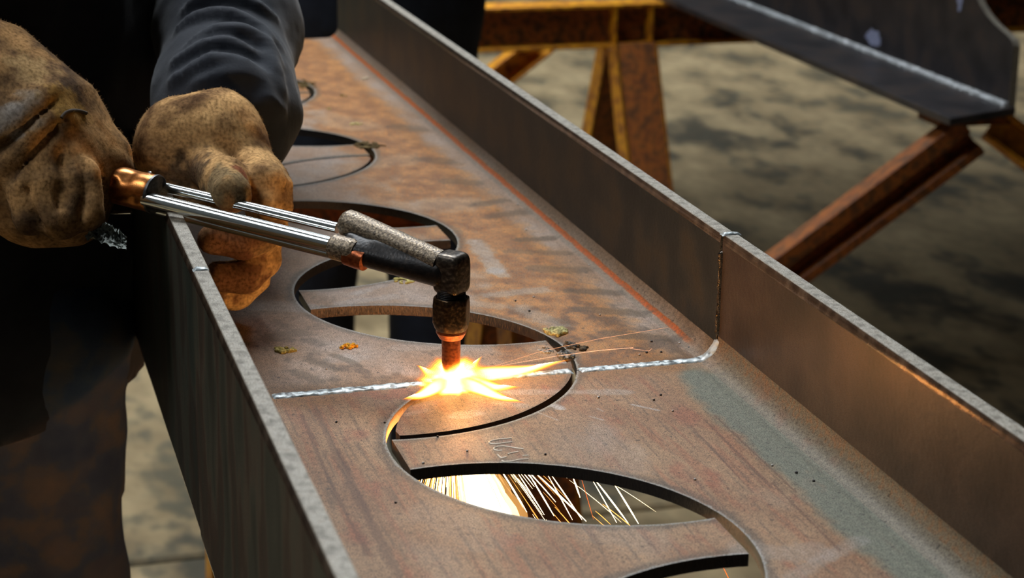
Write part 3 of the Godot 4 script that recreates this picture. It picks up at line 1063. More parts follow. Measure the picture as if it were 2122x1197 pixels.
func build_beam() -> void:
	var t := thing("steel_beam", "long brown steel beam lying on its side with curved cuts in its web and a weld seam across", "beam", Vector3(0, YB, 0))
	for side in [-1.0, 1.0]:
		flange(t, side, Z_FAR, -0.0018, M.flange_left_far if side < 0 else M.flange_far, -0.0008)
		flange(t, side, 0.0013, Z_NEAR, M.flange_left if side < 0 else M.flange_near, 0.0)
		fillet(t, side, Z_FAR, -0.001, M.web_far, Z_FAR, 0.0)
		fillet(t, side, 0.001, Z_NEAR, M.web_near, 0.0, 0.5)
	for tee in [right_tee(), left_tee()]:
		for end in 2:
			var clip := rect(-0.3, 0.3, Z_FAR - 0.1, -0.0006) if end == 0 else rect(-0.3, 0.3, 0.0006, Z_NEAR + 0.1)
			for poly in Geometry2D.intersect_polygons(tee, clip):
				if poly.size() > 3:
					plate(t, "web_plate", poly, -TW / 2, TW / 2, M.web_far if end == 0 else M.web_near, M.cut, Z_FAR if end == 0 else 0.0, 0.0 if end == 0 else 0.5)
	# weld beads: across the web, up the flanges, over their top edges
	var y := TW / 2
	var up := Vector3.UP
	bead(t, "weld_bead", [Vector3(-0.166, y, 0.0), Vector3(-0.146, y, 0.0)], [up, up], 0.0085, 0.0008, M.seam, 3)
	bead(t, "weld_bead", [Vector3(-0.147, y, 0.0), Vector3(-0.03, y, 0.0)], [up, up], 0.0108, 0.0017, M.weld, 1)
	bead(t, "weld_bead", [Vector3(-0.006, y, 0.0), Vector3(0.0735, y, 0.0)], [up, up], 0.0100, 0.0016, M.weld, 2)
	var xf := HH - TF
	var pts := [Vector3(0.079, y, 0.0)]
	var nr := [up]
	for i in 7:
		var a := -PI / 2 + i / 6.0 * PI / 2 * 0.9
		pts.append(Vector3(X_FIL + RF * cos(a), y + RF + RF * sin(a), 0.0))
		nr.append(-Vector3(cos(a), sin(a), 0))
	bead(t, "weld_bead", pts, nr, 0.0100, 0.0016, M.weld, 4)
	bead(t, "seam_bead", [Vector3(xf, y + RF, 0.0), Vector3(xf, HB - 0.012, 0.0)], [Vector3.LEFT, Vector3.LEFT], 0.0052, 0.0026, M.seam, 5)
	for side in [-1.0, 1.0]:
		bead(t, "weld_cap", [Vector3(side * (HH - TF) - 0.001, HB, 0.0), Vector3(side * HH + 0.001, HB, 0.0)], [up, up], 0.006, 0.002, M.weld, 6 + int(side))
	# rolled-in mark on the web: raised strokes
	var strokes := [
		[Vector2(-0.0066, 0.1167), Vector2(-0.0099, 0.1168), Vector2(-0.0158, 0.1166), Vector2(-0.0209, 0.1180), Vector2(-0.0233, 0.1200), Vector2(-0.0223, 0.1229), Vector2(-0.0193, 0.1241), Vector2(-0.0136, 0.1238), Vector2(-0.0082, 0.1234)],
		[Vector2(-0.0188, 0.1360), Vector2(-0.0210, 0.1359), Vector2(-0.0235, 0.1331), Vector2(-0.0224, 0.1303), Vector2(-0.0197, 0.1289), Vector2(-0.0160, 0.1287), Vector2(-0.0121, 0.1312), Vector2(-0.0084, 0.1343), Vector2(-0.0043, 0.1371)],
		[Vector2(-0.0235, 0.1421), Vector2(-0.0232, 0.1456), Vector2(-0.0226, 0.1483), Vector2(-0.0191, 0.1475)], [Vector2(-0.0169, 0.1430), Vector2(-0.0138, 0.1416), Vector2(-0.0090, 0.1407)], [Vector2(-0.0083, 0.1482), Vector2(-0.0044, 0.1483)], [Vector2(-0.0236, 0.1527), Vector2(-0.0225, 0.1547), Vector2(-0.0179, 0.1554), Vector2(-0.0126, 0.1539), Vector2(-0.0062, 0.1542)]]
	for s in strokes:
		var q := []
		var rr := []
		for p in s:
			q.append(Vector3(p.x, y - 0.0002, p.y))
			rr.append(0.0008)
		var mb := Mb.new()
		mb.tube(q, rr, 8)
		part(t, "raised_mark", mb, M.web_near_mark)
	# crescents of waste that still lie in their cuts farther along
	for k in [-2, -3]:
		var a := arc(RX, RZ + k * PITCH, CUT_R - 0.0045, 0, TAU, 120)
		var b := arc(LX, LZ + k * PITCH, CUT_R - 0.0045, 0, TAU, 120)
		for poly in Geometry2D.intersect_polygons(a, b):
			for piece in Geometry2D.intersect_polygons(poly, rect(R_POST + 0.003, L_POST - 0.002, -3, 3)):
				var o := plate(self, numbered("steel_offcut"), piece, YB - TW / 2, YB + TW / 2, M.web_far, M.cut, Z_FAR, 0.0)
				tag(o, "crescent of cut steel lying in its slot " + ("beside the sleeve cuff" if k == -2 else "at the far end of the beam"), "offcut", "offcuts in the web")

# ---------------------------------------------------------------- things behind the beam
func build_second_beam() -> void:
	# a welded girder resting on two trestles at the right, its near end coped
	var t := thing("plate_girder", "dark steel girder with a curved cope at its end resting on trestles", "girder", Vector3(1.39, 0.74, -1.6))
	var zb := -2.6
	var mb := Mb.new()
	mb.box(Vector3(-0.072, 0.007, zb / 2), Vector3(0.156, 0.014, -zb), Basis(Vector3.UP, 0.0), 0.0015)
	# the flange end is cut slightly askew
	for i in mb.v.size():
		if mb.v[i].z > -0.1:
			mb.v[i].z += -mb.v[i].x * 0.36
	part(t, "bottom_flange", mb, M.dull)
	# web in its own plane (z, y), with the cope
	var prof := PackedVector2Array([Vector2(zb, 0.014), Vector2(-0.006, 0.014), Vector2(-0.008, 0.118)])
	for q in [Vector2(-0.014, 0.126), Vector2(-0.028, 0.132), Vector2(-0.052, 0.138), Vector2(-0.078, 0.145), Vector2(-0.104, 0.155), Vector2(-0.128, 0.168), Vector2(-0.15, 0.186), Vector2(-0.17, 0.21), Vector2(-0.186, 0.24), Vector2(-0.196, 0.28), Vector2(-0.2, 0.33)]:
		prof.append(q)
	prof.append(Vector2(-0.2, 0.56))
	prof.append(Vector2(zb, 0.56))
	var wb := Mb.new()
	var ids := Geometry2D.triangulate_polygon(prof)
	for s in [-1.0, 1.0]:
		var first := wb.v.size()
		for p in prof:
			wb.add(Vector3(s * 0.006, p.y, p.x), Vector3(s, 0, 0))
		for i in range(0, ids.size(), 3):
			var a := first + ids[i]
			var b := first + ids[i + 1]
			var d := first + ids[i + 2]
			if ((wb.v[b] - wb.v[a]).cross(wb.v[d] - wb.v[a]).x > 0.0) == (s > 0.0):
				wb.tri(a, b, d)
			else:
				wb.tri(a, d, b)
	part(t, "web_plate", wb, M.dull)
	var ed := Mb.new()
	var mid := Vector3(0, 0.1, -0.6)
	for i in prof.size():
		var a := prof[i]
		var b := prof[(i + 1) % prof.size()]
		ed.face_out(mid, [Vector3(-0.0065, a.y, a.x), Vector3(0.0065, a.y, a.x), Vector3(0.0065, b.y, b.x), Vector3(-0.0065, b.y, b.x)])
	part(t, "cut_edge", ed, M.edge)
	var tf := Mb.new()
	tf.box(Vector3(-0.072, 0.567, (zb - 0.2) / 2), Vector3(0.156, 0.014, -zb - 0.2), Basis.IDENTITY, 0.0015)
	part(t, "top_flange", tf, M.dull)
	bead(t, "weld_bead", [Vector3(-0.007, 0.0145, zb + 0.05), Vector3(-0.007, 0.0145, -0.008)], [Vector3(-0.7, 0.7, 0), Vector3(-0.7, 0.7, 0)], 0.018, 0.006, M.weld_dull, 12)
	# chalk rubbed on the web: thin raised smears
	var ch := noise(60.0, 3, 15)
	for q in [[Vector3(-0.0066, 0.205, -0.36), 0.055, 0.022], [Vector3(-0.0066, 0.185, -0.20), 0.012, 0.035], [Vector3(-0.0066, 0.045, -0.52), 0.03, 0.016]]:
		var sm_ := Mb.new()
		var c: Vector3 = q[0]
		var first := sm_.add(c + Vector3(-0.0004, 0, 0))
		for j in 40:
			var a := TAU * j / 40
			var r := 1.0 + 0.45 * ch.get_noise_2d(cos(a) * 0.05 + c.z, sin(a) * 0.05)
			sm_.add(c + Vector3(0, sin(a) * q[2] * r, cos(a) * q[1] * r))
		for j in 40:
			sm_.tri(first, first + 1 + j, first + 1 + (j + 1) % 40)
		part(t, "chalk_smear", sm_, M.chalk)

func channel(parent: Node, called: String, a: Vector3, b: Vector3, w: float, d: float, across: Vector3, face: Material, side: Material) -> void:
	# an open channel from a to b: its broad web faces away from «across x axis», flanges behind it
	var ax := (b - a).normalized()
	var x := across.slide(ax).normalized()
	var z := x.cross(ax).normalized()
	var bs := Basis(x, ax, z)
	var mid := (a + b) / 2
	var l := a.distance_to(b)
	var mb := Mb.new()
	mb.box(mid + z * (d / 2 - 0.004), Vector3(w, l, 0.008), bs, 0.001)
	var n := part(parent, called, mb, face)
	for s in [-1.0, 1.0]:
		var f := Mb.new()
		f.box(mid + x * s * (w / 2 - 0.004), Vector3(0.008, l, d), bs, 0.001)
		part(n, "flange", f, side)

func trestle(label: String, y_top: float, x0: float, x1: float, z: float, legs: Array, splay: float, lw: float) -> Node3D:
	var t := thing("steel_trestle", label, "trestle", Vector3(0, 0, z), "yellow steel trestles")
	# the cross beam on top: a small I section along x
	var h := 0.1
	var yb := y_top - h
	for q in [["top_flange", y_top - 0.004, 0.008, 0.08, M.yellow], ["bottom_flange", yb + 0.004, 0.008, 0.08, M.yellow], ["web_plate", y_top - h / 2, h - 0.016, 0.008, M.rusty]]:
		var mb := Mb.new()
		mb.box(Vector3((x0 + x1) / 2, q[1], 0), Vector3(x1 - x0, q[2], q[3]), Basis.IDENTITY, 0.001)
		part(t, q[0], mb, q[4])
	for x in legs:
		for s in [-1.0, 1.0]:
			var st := Mb.new()
			st.box(Vector3(x + s * 0.044, y_top - h / 2, 0.02), Vector3(0.008, h - 0.017, 0.034), Basis.IDENTITY, 0.0005)
			part(t, "stiffener", st, M.yellow)
		channel(t, "leg", Vector3(x, yb, 0.03), Vector3(x, 0.0, 0.03 + splay), lw, 0.07, Vector3.LEFT, M.rusty, M.yellow)
		channel(t, "leg", Vector3(x, yb, -0.03), Vector3(x, 0.0, -0.03 - splay), lw, 0.07, Vector3.LEFT, M.rusty, M.yellow)
	return t

func build_trestles() -> void:
	var a := trestle("yellow trestle with broad rusty legs standing behind the beam", 0.74, 0.62, 3.7, -2.93, [1.17, 3.5], 0.28, 0.1)
	channel(a, "brace", Vector3(1.0, 0.64, -0.1), Vector3(0.12, 0.0, -0.1), 0.06, 0.05, Vector3(0.6, -0.8, 0), M.yellow, M.yellow)
	trestle("rusty yellow trestle under the far end of the beam", YB - HB, -0.26, 0.42, -1.12, [0.005, 0.37], 0.22, 0.08)
	trestle("yellow trestle under the near end of the beam", YB - HB, -0.26, 0.3, 1.02, [-0.16, 0.2], 0.22, 0.08)
	# the stand under the coped end: two wide-spread legs
	var t := thing("steel_trestle", "dark yellow trestle with wide-spread legs under the coped girder end", "trestle", Vector3(1.32, 0, -1.66), "yellow steel trestles")
	var cap := Mb.new()
	cap.box(Vector3(0.03, 0.7262, -0.03), Vector3(0.14, 0.0264, 0.08), Basis.IDENTITY, 0.001)
	part(t, "head_plate", cap, M.rusty)
	# its left leg shows the open side of a channel: two flanges and the hollow between them
	var la := Vector3(0.005, 0.706, 0.038)
	var lb := Vector3(-0.87, 0.0, -0.15)
	var ax := (lb - la).normalized()
	var out := Vector3(0.0, 0.1, 1.0).slide(ax).normalized()
	var bs := Basis(out.cross(ax).normalized(), ax, out)
	var leg := Mb.new()
	leg.box((la + lb) / 2 - out * 0.02, Vector3(0.07, la.distance_to(lb), 0.006), bs, 0.001)
	var lg := part(t, "leg", leg, M.rusty)
	for q in [[-0.026, 0.03], [0.026, 0.018]]:
		var fl := Mb.new()
		fl.box((la + lb) / 2 + bs.x * q[0], Vector3(q[1], la.distance_to(lb), 0.046), bs, 0.002)
		part(lg, "flange", fl, M.rusty)
	channel(t, "leg", Vector3(0.07, 0.712, 0.0), Vector3(0.98, 0.0, 0.5), 0.058, 0.05, Vector3(0.6, 0.75, 0), M.yellow, M.yellow)

# ---------------------------------------------------------------- torch, flame, sparks
const FLAME := Vector3(-0.0204, YB + 0.004, 0.0102)

func build_torch() -> void:
	var t := thing("cutting_torch", "gas cutting torch with chrome tubes, brass handle and glowing copper nozzle", "torch", FLAME)
	var o := -FLAME
	var V := func(h: float) -> Vector3: return Vector3(0, h, 0)
	var mb := Mb.new()
	mb.lathe(V.call(0.003), V.call(0.040), [[0.0, 0.0], [0.0, 0.0040], [0.02, 0.0044], [0.35, 0.0062], [0.42, 0.0066], [1.0, 0.0068]], 36)
	part(t, "nozzle", mb, M.copper)
	mb = Mb.new()
	mb.lathe(V.call(0.0365), V.call(0.043), [[0.0, 0.0068], [0.0, 0.0082], [0.15, 0.0088], [0.7, 0.0108], [1.0, 0.0108]], 36)
	part(t, "seat_ring", mb, M.copper)
	mb = Mb.new()
	# hexagon nut with rounded shoulders
	mb.grid(8, 48, func(i: int, j: int) -> Array:
		var a := TAU * j / 48.0
		var hex := 0.0122 / maxf(cos(fposmod(a, PI / 3) - PI / 6), 0.1)
		var rr: float = [0.0104, 0.0118, 9.0, 9.0, 9.0, 9.0, 0.0128, 0.0112][i]
		var y: float = [0.0425, 0.0445, 0.049, 0.053, 0.058, 0.062, 0.0665, 0.0672][i]
		var r := minf(minf(hex, 0.0136), rr)
		return [Vector3(cos(a) * r, y, -sin(a) * r)], true)
	part(t, "hexagon_nut", mb, M.nut)
	mb = Mb.new()
	var prof := []
	for i in 7:
		prof.append([i / 7.0, 0.0094])
		prof.append([(i + 0.5) / 7.0, 0.0102])
	prof.append([1.0, 0.0092])
	mb.lathe(V.call(0.066), V.call(0.0745), prof, 32)
	part(t, "threaded_collar", mb, M.dark_iron)
	# angled head
	var ax := (Vector3(-0.0299, 1.0345, 0.0058) - Vector3(-0.0823, 1.0540, -0.0543)).normalized()
	var yaw := Basis(Vector3.UP, atan2(-ax.z, ax.x))
	mb = Mb.new()
	mb.rounded(V.call(0.0845), Vector3(0.0112, 0.0150, 0.0105), yaw, 0.42)
	mb.lathe(V.call(0.070), V.call(0.080), [[0.0, 0.0096], [1.0, 0.0098]], 32)
	part(t, "head", mb, M.head)
	# upper and lower rods of the neck
	var ua := o + Vector3(-0.0823, 1.0540, -0.0543)
	var ub := o + Vector3(-0.0275, 1.0368, 0.0058)
	mb = Mb.new()
	var r0: float = 0.0104
	mb.lathe(ua - (ub - ua) * 0.045, ub, [[0.0, 0.0], [0.005, r0 * 0.4], [0.025, r0 * 0.75], [0.06, r0 * 0.96], [0.12, r0], [0.3, r0 * 0.98], [0.75, r0 * 0.92], [1.0, r0 * 0.9]], 32)
	part(t, "upper_rod", mb, M.iron)
	var la := o + Vector3(-0.0810, 1.0383, -0.0292)
	var lb := o + Vector3(-0.0294, 1.0281, 0.0080)
	part(t, "lower_rod", body([[la, lb, 0.0082, 0.0078, 0.002], [la.lerp(ua, 0.35), lb.lerp(ub, 0.4), 0.0072, 0.0072, 0.004], [la.lerp(lb, 0.3).lerp(ua.lerp(ub, 0.35), 0.5), lb.lerp(ub, 0.5), 0.007, 0.007, 0.004]], 0.0012), M.dark_iron)
	mb = Mb.new()
	mb.lathe(o + Vector3(-0.0940, 1.0401, -0.0424), o + Vector3(-0.0795, 1.0386, -0.0277), [[0.0, 0.0055], [0.0, 0.0088], [0.08, 0.0094], [0.85, 0.0094], [1.0, 0.0085], [1.0, 0.004]], 28)
	part(t, "tube_sleeve", mb, M.iron)
	mb = Mb.new()
	mb.lathe(o + Vector3(-0.0849, 1.0370, -0.0321), o + Vector3(-0.0749, 1.0343, -0.0206), [[0.0, 0.0], [0.0, 0.0086], [0.6, 0.0082], [1.0, 0.0076], [1.0, 0.0]], 28)
	part(t, "hexagon_joint", mb, M.copper)
	# chrome tubes
	for q in [[Vector3(-0.2137, 1.0529, -0.1586), Vector3(-0.0926, 1.0405, -0.0421), 0.0056], [Vector3(-0.1983, 1.0574, -0.1729), Vector3(-0.0871, 1.0489, -0.0584), 0.0040], [Vector3(-0.2058, 1.0409, -0.1698), Vector3(-0.0904, 1.0325, -0.0432), 0.0034]]:
		mb = Mb.new()
		var pa: Vector3 = o + q[0]
		var pb: Vector3 = o + q[1]
		var pts := []
		var rr := []
		for f in [0.0, 1.0]:
			pts.append(pa.lerp(pb, f))
			rr.append(q[2])
		mb.tube(pts, rr, 28)
		part(t, "gas_tube", mb, M.chrome)
	# dented brass handle
	var ha := o + Vector3(-0.2058, 1.0544, -0.1644)
	var hb := o + Vector3(-0.2726, 1.0630, -0.2220)
	var d := (hb - ha).normalized()
	var s := d.cross(Vector3.UP).normalized()
	var u := s.cross(d)
	var len := ha.distance_to(hb)
	var dent := [[0.22, 2.2, 0.0020, 0.05], [0.33, 2.75, 0.0022, 0.035], [0.1, 3.4, 0.0012, 0.03], [0.2, 1.5, 0.0010, 0.05]]
	mb = Mb.new()
	mb.grid(50, 48, func(i: int, j: int) -> Array:
		var f := i / 49.0
		var a := TAU * j / 48.0
		var r: float = 0.0145
		if i == 0:
			r -= 0.0006
		for q in dent:
			var da := wrapf(a - q[1], -PI, PI) * r
			r -= q[2] * exp(-((f - q[0]) * (f - q[0]) * len * len + da * da) / (q[3] * q[3] * 0.012))
		return [ha + d * len * f + (s * cos(a) + u * sin(a)) * r], true)
	part(t, "handle", mb, M.brass)
	mb = Mb.new()
	var hr: float = 0.0145
	mb.lathe(ha - d * 0.0022, ha + d * 0.004, [[0.0, 0.0], [0.0, hr - 0.0006], [0.12, hr + 0.0004], [0.4, hr + 0.0006], [0.5, hr]], 40)
	part(t, "end_cap", mb, M.cap)
	mb = Mb.new()
	mb.lathe(ha + d * 0.008 + u * (hr - 0.0004) + s * 0.004, ha + d * 0.008 + u * (hr + 0.0008) + s * 0.004, [[0.0, 0.0016], [0.6, 0.0015], [1.0, 0.0006], [1.0, 0.0]], 14)
	part(t, "rivet", mb, M.chrome)
	# lever under the handle
	mb = Mb.new()
	mb.tube([ha + d * 0.02 - u * 0.019, ha + d * 0.035 - u * 0.0225, ha + d * 0.08 - u * 0.024], [0.0016, 0.0018, 0.0018], 10)
	part(t, "lever", mb, M.chrome)

func glow_mat(c: Color, energy: float, alpha: float) -> StandardMaterial3D:
	var m := StandardMaterial3D.new()
	m.albedo_color = Color(0, 0, 0, alpha)
	m.roughness = 1.0
	m.metallic_specular = 0.0
	if alpha < 1.0:
		m.transparency = BaseMaterial3D.TRANSPARENCY_ALPHA
	m.emission_enabled = true
	m.emission = c
	m.emission_energy_multiplier = energy
	return m

func tongue(parent: Node, a: Vector3, b: Vector3, w: float, shells: Array) -> void:
	# a spindle of burning gas in nested thin shells; the root sits in the core
	var first: Node = parent
	for k in shells.size():
		var sh: Array = shells[k]
		var pts := []
		var rr := []
		for i in 15:
			var f := i / 14.0
			var g: float = f * sh[0]
			pts.append(a.lerp(b, g) + Vector3(0, 0.002 * sin(f * 6.0 + w * 900.0) * f, 0.0015 * sin(f * 5.0 + a.x * 100.0) * f))
			rr.append(maxf(w * sh[1] * pow(sin(PI * clampf(0.16 + 0.84 * f, 0, 1)), 0.8) * (1.05 - 0.75 * f), 0.00005))
		var mb := Mb.new()
		mb.tube(pts, rr, 14, false)
		var o := part(first, "flame_tongue" if k == 0 else "flame_shell", mb, glow_mat(sh[2], sh[3], sh[4]))
		if k == 0:
			first = o

func build_flame() -> void:
	var t := thing("cutting_flame", "white-hot cutting flame splashing over the steel under the torch nozzle", "flame", FLAME)
	var o := -FLAME
	var white := Color(1.0, 0.93, 0.72)
	var yel := Color(1.0, 0.74, 0.26)
	var org := Color(1.0, 0.5, 0.1)
	# shells of burning gas from the orange rim to the white heart
	var shells := []
	for i in 9:
		var f := i / 8.0
		var col := org.lerp(yel, minf(f * 2.0, 1.0)).lerp(white, clampf(f * 2.2 - 0.75, 0.0, 1.0))
		shells.append([lerpf(1.0, 0.74, f), lerpf(1.0, 0.42, f), col, lerpf(1.3, 14.0, pow(f, 1.4)), lerpf(0.05, 1.0, pow(f, 1.3))])
	for q in [[Vector3(0.0772, 0.9505, -0.0084), 0.0064], [Vector3(0.0247, 0.9505, 0.0397), 0.0062], [Vector3(0.0187, 0.9505, 0.0680), 0.0058], [Vector3(-0.0642, 0.9505, 0.0432), 0.0062], [Vector3(0.0243, 0.9520, -0.0041), 0.004], [Vector3(-0.0411, 0.9550, -0.0096), 0.007], [Vector3(0.0092, 0.9580, -0.0099), 0.0066], [Vector3(0.0006, 0.9580, -0.0012), 0.006], [Vector3(-0.0423, 0.9520, 0.0211), 0.007]]:
		var tip: Vector3 = o + q[0]
		tongue(t, Vector3(0.0, 0.0055, 0.001), tip, q[1] * 1.25, shells)
	var fn := noise(1.6, 3, 17)
	var core := Node3D.new()
	core.name = "flame_core"
	t.add_child(core)
	for q in shells.map(func(w): return [lerpf(0.0235, 0.0118, (1.0 - w[0]) / 0.26), w[2], w[3], w[4] * 0.8]):
		var mb := Mb.new()
		mb.grid(31, 56, func(i: int, j: int) -> Array:
			var a := PI * i / 30.0
			var b := TAU * j / 56.0
			var r: float = q[0] * (0.86 + 0.3 * fn.get_noise_3d(sin(a) * cos(b), cos(a), sin(a) * sin(b)))
			return [Vector3(sin(a) * cos(b) * r * 1.25 + 0.003, 0.0045 + cos(a) * r * 0.8, -sin(a) * sin(b) * r * 1.1)], true)
		part(core, "flame_layer", mb, glow_mat(q[1], q[2], q[3]))
	var l := OmniLight3D.new()
	l.name = "flame_glow"
	l.light_color = Color(1.0, 0.62, 0.28)
	l.light_energy = 0.033
	l.light_size = 0.008
	l.omni_range = 30.0
	l.omni_attenuation = 2.0
	l.shadow_enabled = true
	t.add_child(l)
	l.position = Vector3(0.002, 0.0075, 0.002)
	build_sparks()

func streak(mb: Mb, a: Vector3, b: Vector3, r: float, bend := 0.0) -> void:
	var pts := []
	var rr := []
	for i in 5:
		var f := i / 4.0
		pts.append(a.lerp(b, f) - Vector3(0, bend * f * f, 0))
		rr.append(r * [0.35, 0.8, 1.0, 0.9, 0.3][i])
	mb.tube(pts, rr, 5, false)

func build_sparks() -> void:
	var hot := glow_mat(Color(1.0, 0.9, 0.7), 9.0, 1.0)
	var warm := glow_mat(Color(1.0, 0.66, 0.3), 4.0, 1.0)
	var dim := glow_mat(Color(1.0, 0.45, 0.16), 1.6, 1.0)
	var from := Vector3(FLAME.x, YB - 0.004, FLAME.z)
	# the dense jet of burning slag under the cut
	var jet := thing("slag_jet", "dense white jet of burning slag shooting down below the cut", "sparks", from)
	for q in [[0.020, Color(1.0, 0.72, 0.4), 2.0, 0.18], [0.0155, Color(1.0, 0.86, 0.62), 4.0, 0.4], [0.0115, Color(1.0, 0.95, 0.82), 10.0, 1.0]]:
		var mb := Mb.new()
		mb.grid(18, 20, func(i: int, j: int) -> Array:
			var f := i / 17.0
			var a := TAU * j / 20.0
			var r: float = q[0] * (0.12 + 1.0 * f) * (1.0 + 0.12 * sin(j * 2.7 + i)) * (1.0 if i < 17 else 0.05)
			return [Vector3(0.035 * f + cos(a) * r * 1.3, -0.11 * f, -sin(a) * r)], true)
		part(jet, "jet_layer", mb, glow_mat(q[1], q[2], q[3]))
	var l := OmniLight3D.new()
	l.name = "slag_glow"
	l.light_color = Color(1.0, 0.55, 0.2)
	l.light_energy = 0.04
	l.light_size = 0.01
	l.omni_range = 30.0
	l.omni_attenuation = 2.0
	l.shadow_enabled = true
	jet.add_child(l)
	l.position = Vector3(0.012, -0.04, 0)
	var r := RandomNumberGenerator.new()
	r.seed = 33
	var cloud := Mb.new()
	var cloud2 := Mb.new()
	for i in 760:
		var phi := -0.3 + absf(r.randfn(0.0, 0.5)) if i % 5 else r.randf_range(-0.45, 0.1)
		phi += r.randfn(0.0, 0.05)
		if phi > 1.15:
			continue
		var dir := Vector3(sin(phi), -cos(phi), r.randfn(0.0, 0.14)).normalized()
		var a := r.randf_range(0.01, 0.2)
		var ln := r.randf_range(0.015, 0.06)
		var thick := pow(r.randf(), 3.0) * 0.0003 + 0.00007
		streak(cloud if r.randf() < 0.5 else cloud2, from + dir * a, from + dir * (a + ln), thick, 0.004 * ln / 0.05)
	for q in [[cloud, hot], [cloud2, warm]]:
		var o := part(jet, "spark_spray", q[0], q[1])
		o.set_meta("kind", "stuff")
		o.position = -from
	# single sparks that stand out
	var k := 0
	var pairs := [
		[Vector3(0.1080, 0.8550, 0.0000), Vector3(0.1183, 0.8339, 0.0300), 0.0009], [Vector3(0.0927, 0.8598, 0.0000), Vector3(0.1103, 0.8351, 0.0300), 0.0009], [Vector3(0.0759, 0.8634, 0.0000), Vector3(0.0790, 0.8506, 0.0100), 0.0009], [Vector3(0.0908, 0.8600, 0.0000), Vector3(0.1012, 0.8365, 0.0300), 0.0005],
		[Vector3(0.0406, 0.8709, 0.0000), Vector3(0.0558, 0.8427, 0.0200), 0.0008], [Vector3(0.0454, 0.8704, 0.0000), Vector3(0.0775, 0.8403, 0.0300), 0.0009], [Vector3(0.0559, 0.8674, 0.0000), Vector3(0.0667, 0.8427, 0.0300), 0.0006], [Vector3(0.0213, 0.8729, 0.0000), Vector3(0.0349, 0.8480, 0.0200), 0.0008],
		[Vector3(0.0823, 0.8628, 0.0000), Vector3(0.0831, 0.8409, 0.0300), 0.0003], [Vector3(0.0324, 0.8718, 0.0000), Vector3(0.0483, 0.8443, 0.0200), 0.0006], [Vector3(0.0585, 0.8672, 0.0000), Vector3(0.0741, 0.8419, 0.0300), 0.0007], [Vector3(0.1477, 0.8372, 0.1200), Vector3(0.1505, 0.8289, 0.1300), 0.0005]]
	var names := ["thick spark falling farthest right in the cut opening", "long thick spark second from the right in the cut opening", "short thick spark high in the cut opening", "thin spark left of the long thick spark", "bright spark at the right edge of the white jet", "long slanting spark crossing the opening to its near edge", "slanting spark right of the white jet", "bright spark leaving the white jet", "thin dull orange spark in the dark part of the opening", "slanting spark beside the bright jet", "bright spark in the middle of the slanting bundle", "small orange spark under the near web tongue"]
	for q in pairs:
		var mb := Mb.new()
		streak(mb, q[0], q[1], q[2] * 0.62, 0.001)
		single("spark", mb, dim if k in [8, 11] else hot, names[k], "spark", "single sparks below the web")
		k += 1
	# two long sparks skimming over the web to the right
	var s1 := Mb.new()
	s1.tube([Vector3(0.0060, 0.9580, 0.0119), Vector3(0.0519, 0.9600, -0.0087), Vector3(0.1003, 0.9620, -0.0200), Vector3(0.1595, 0.9630, -0.0304)], [0.00007, 0.00012, 0.00015, 0.00007], 6, false)
	single("spark", s1, glow_mat(Color(1.0, 0.7, 0.5), 1.1, 1.0), "long thin spark skimming over the web up to the rusty fillet", "spark", "sparks skimming over the web")
	var s2 := Mb.new()
	s2.tube([Vector3(0.0217, 0.9530, -0.0051), Vector3(0.0634, 0.9550, -0.0096), Vector3(0.0966, 0.9570, -0.0088), Vector3(0.1238, 0.9570, -0.0088)], [0.00009, 0.00016, 0.0002, 0.00016], 6, false)
	s2.tube([Vector3(0.1209, 0.9570, -0.0073), Vector3(0.1292, 0.9560, -0.0048), Vector3(0.1336, 0.9560, -0.0015)], [0.00012, 0.0001, 0.00008], 5, false)
	s2.tube([Vector3(0.1336, 0.9560, -0.0015), Vector3(0.1376, 0.9560, -0.0061)], [0.0001, 0.00006], 5, false)
	single("spark", s2, glow_mat(Color(1.0, 0.72, 0.55), 1.6, 1.0), "long spark with a forked end skimming just above the weld seam", "spark", "sparks skimming over the web")

# ---------------------------------------------------------------- people
func hide_colour(base: Color, dirt: Color, seed_: int, bias: float, spots: Array = []) -> Callable:
	# suede in patches: worn tan and ingrained dirt; spots: [centre, radius, colour]
	var n1 := noise(16.0, 4, seed_)
	var n2 := noise(60.0, 3, seed_ + 1)
	return func(p: Vector3) -> Color:
		var d := clampf(0.5 + n1.get_noise_3dv(p) * 1.3 + n2.get_noise_3dv(p) * 0.5 + bias, 0.0, 1.0)
		var c := base.lerp(dirt, d)
		for s in spots:
			var e: float = p.distance_to(s[0]) / s[1] + n2.get_noise_3dv(p) * 0.7
			c = c.lerp(s[2], (1.0 - smoothstep(0.6, 1.1, e)) * 0.8)
		return c.srgb_to_linear()

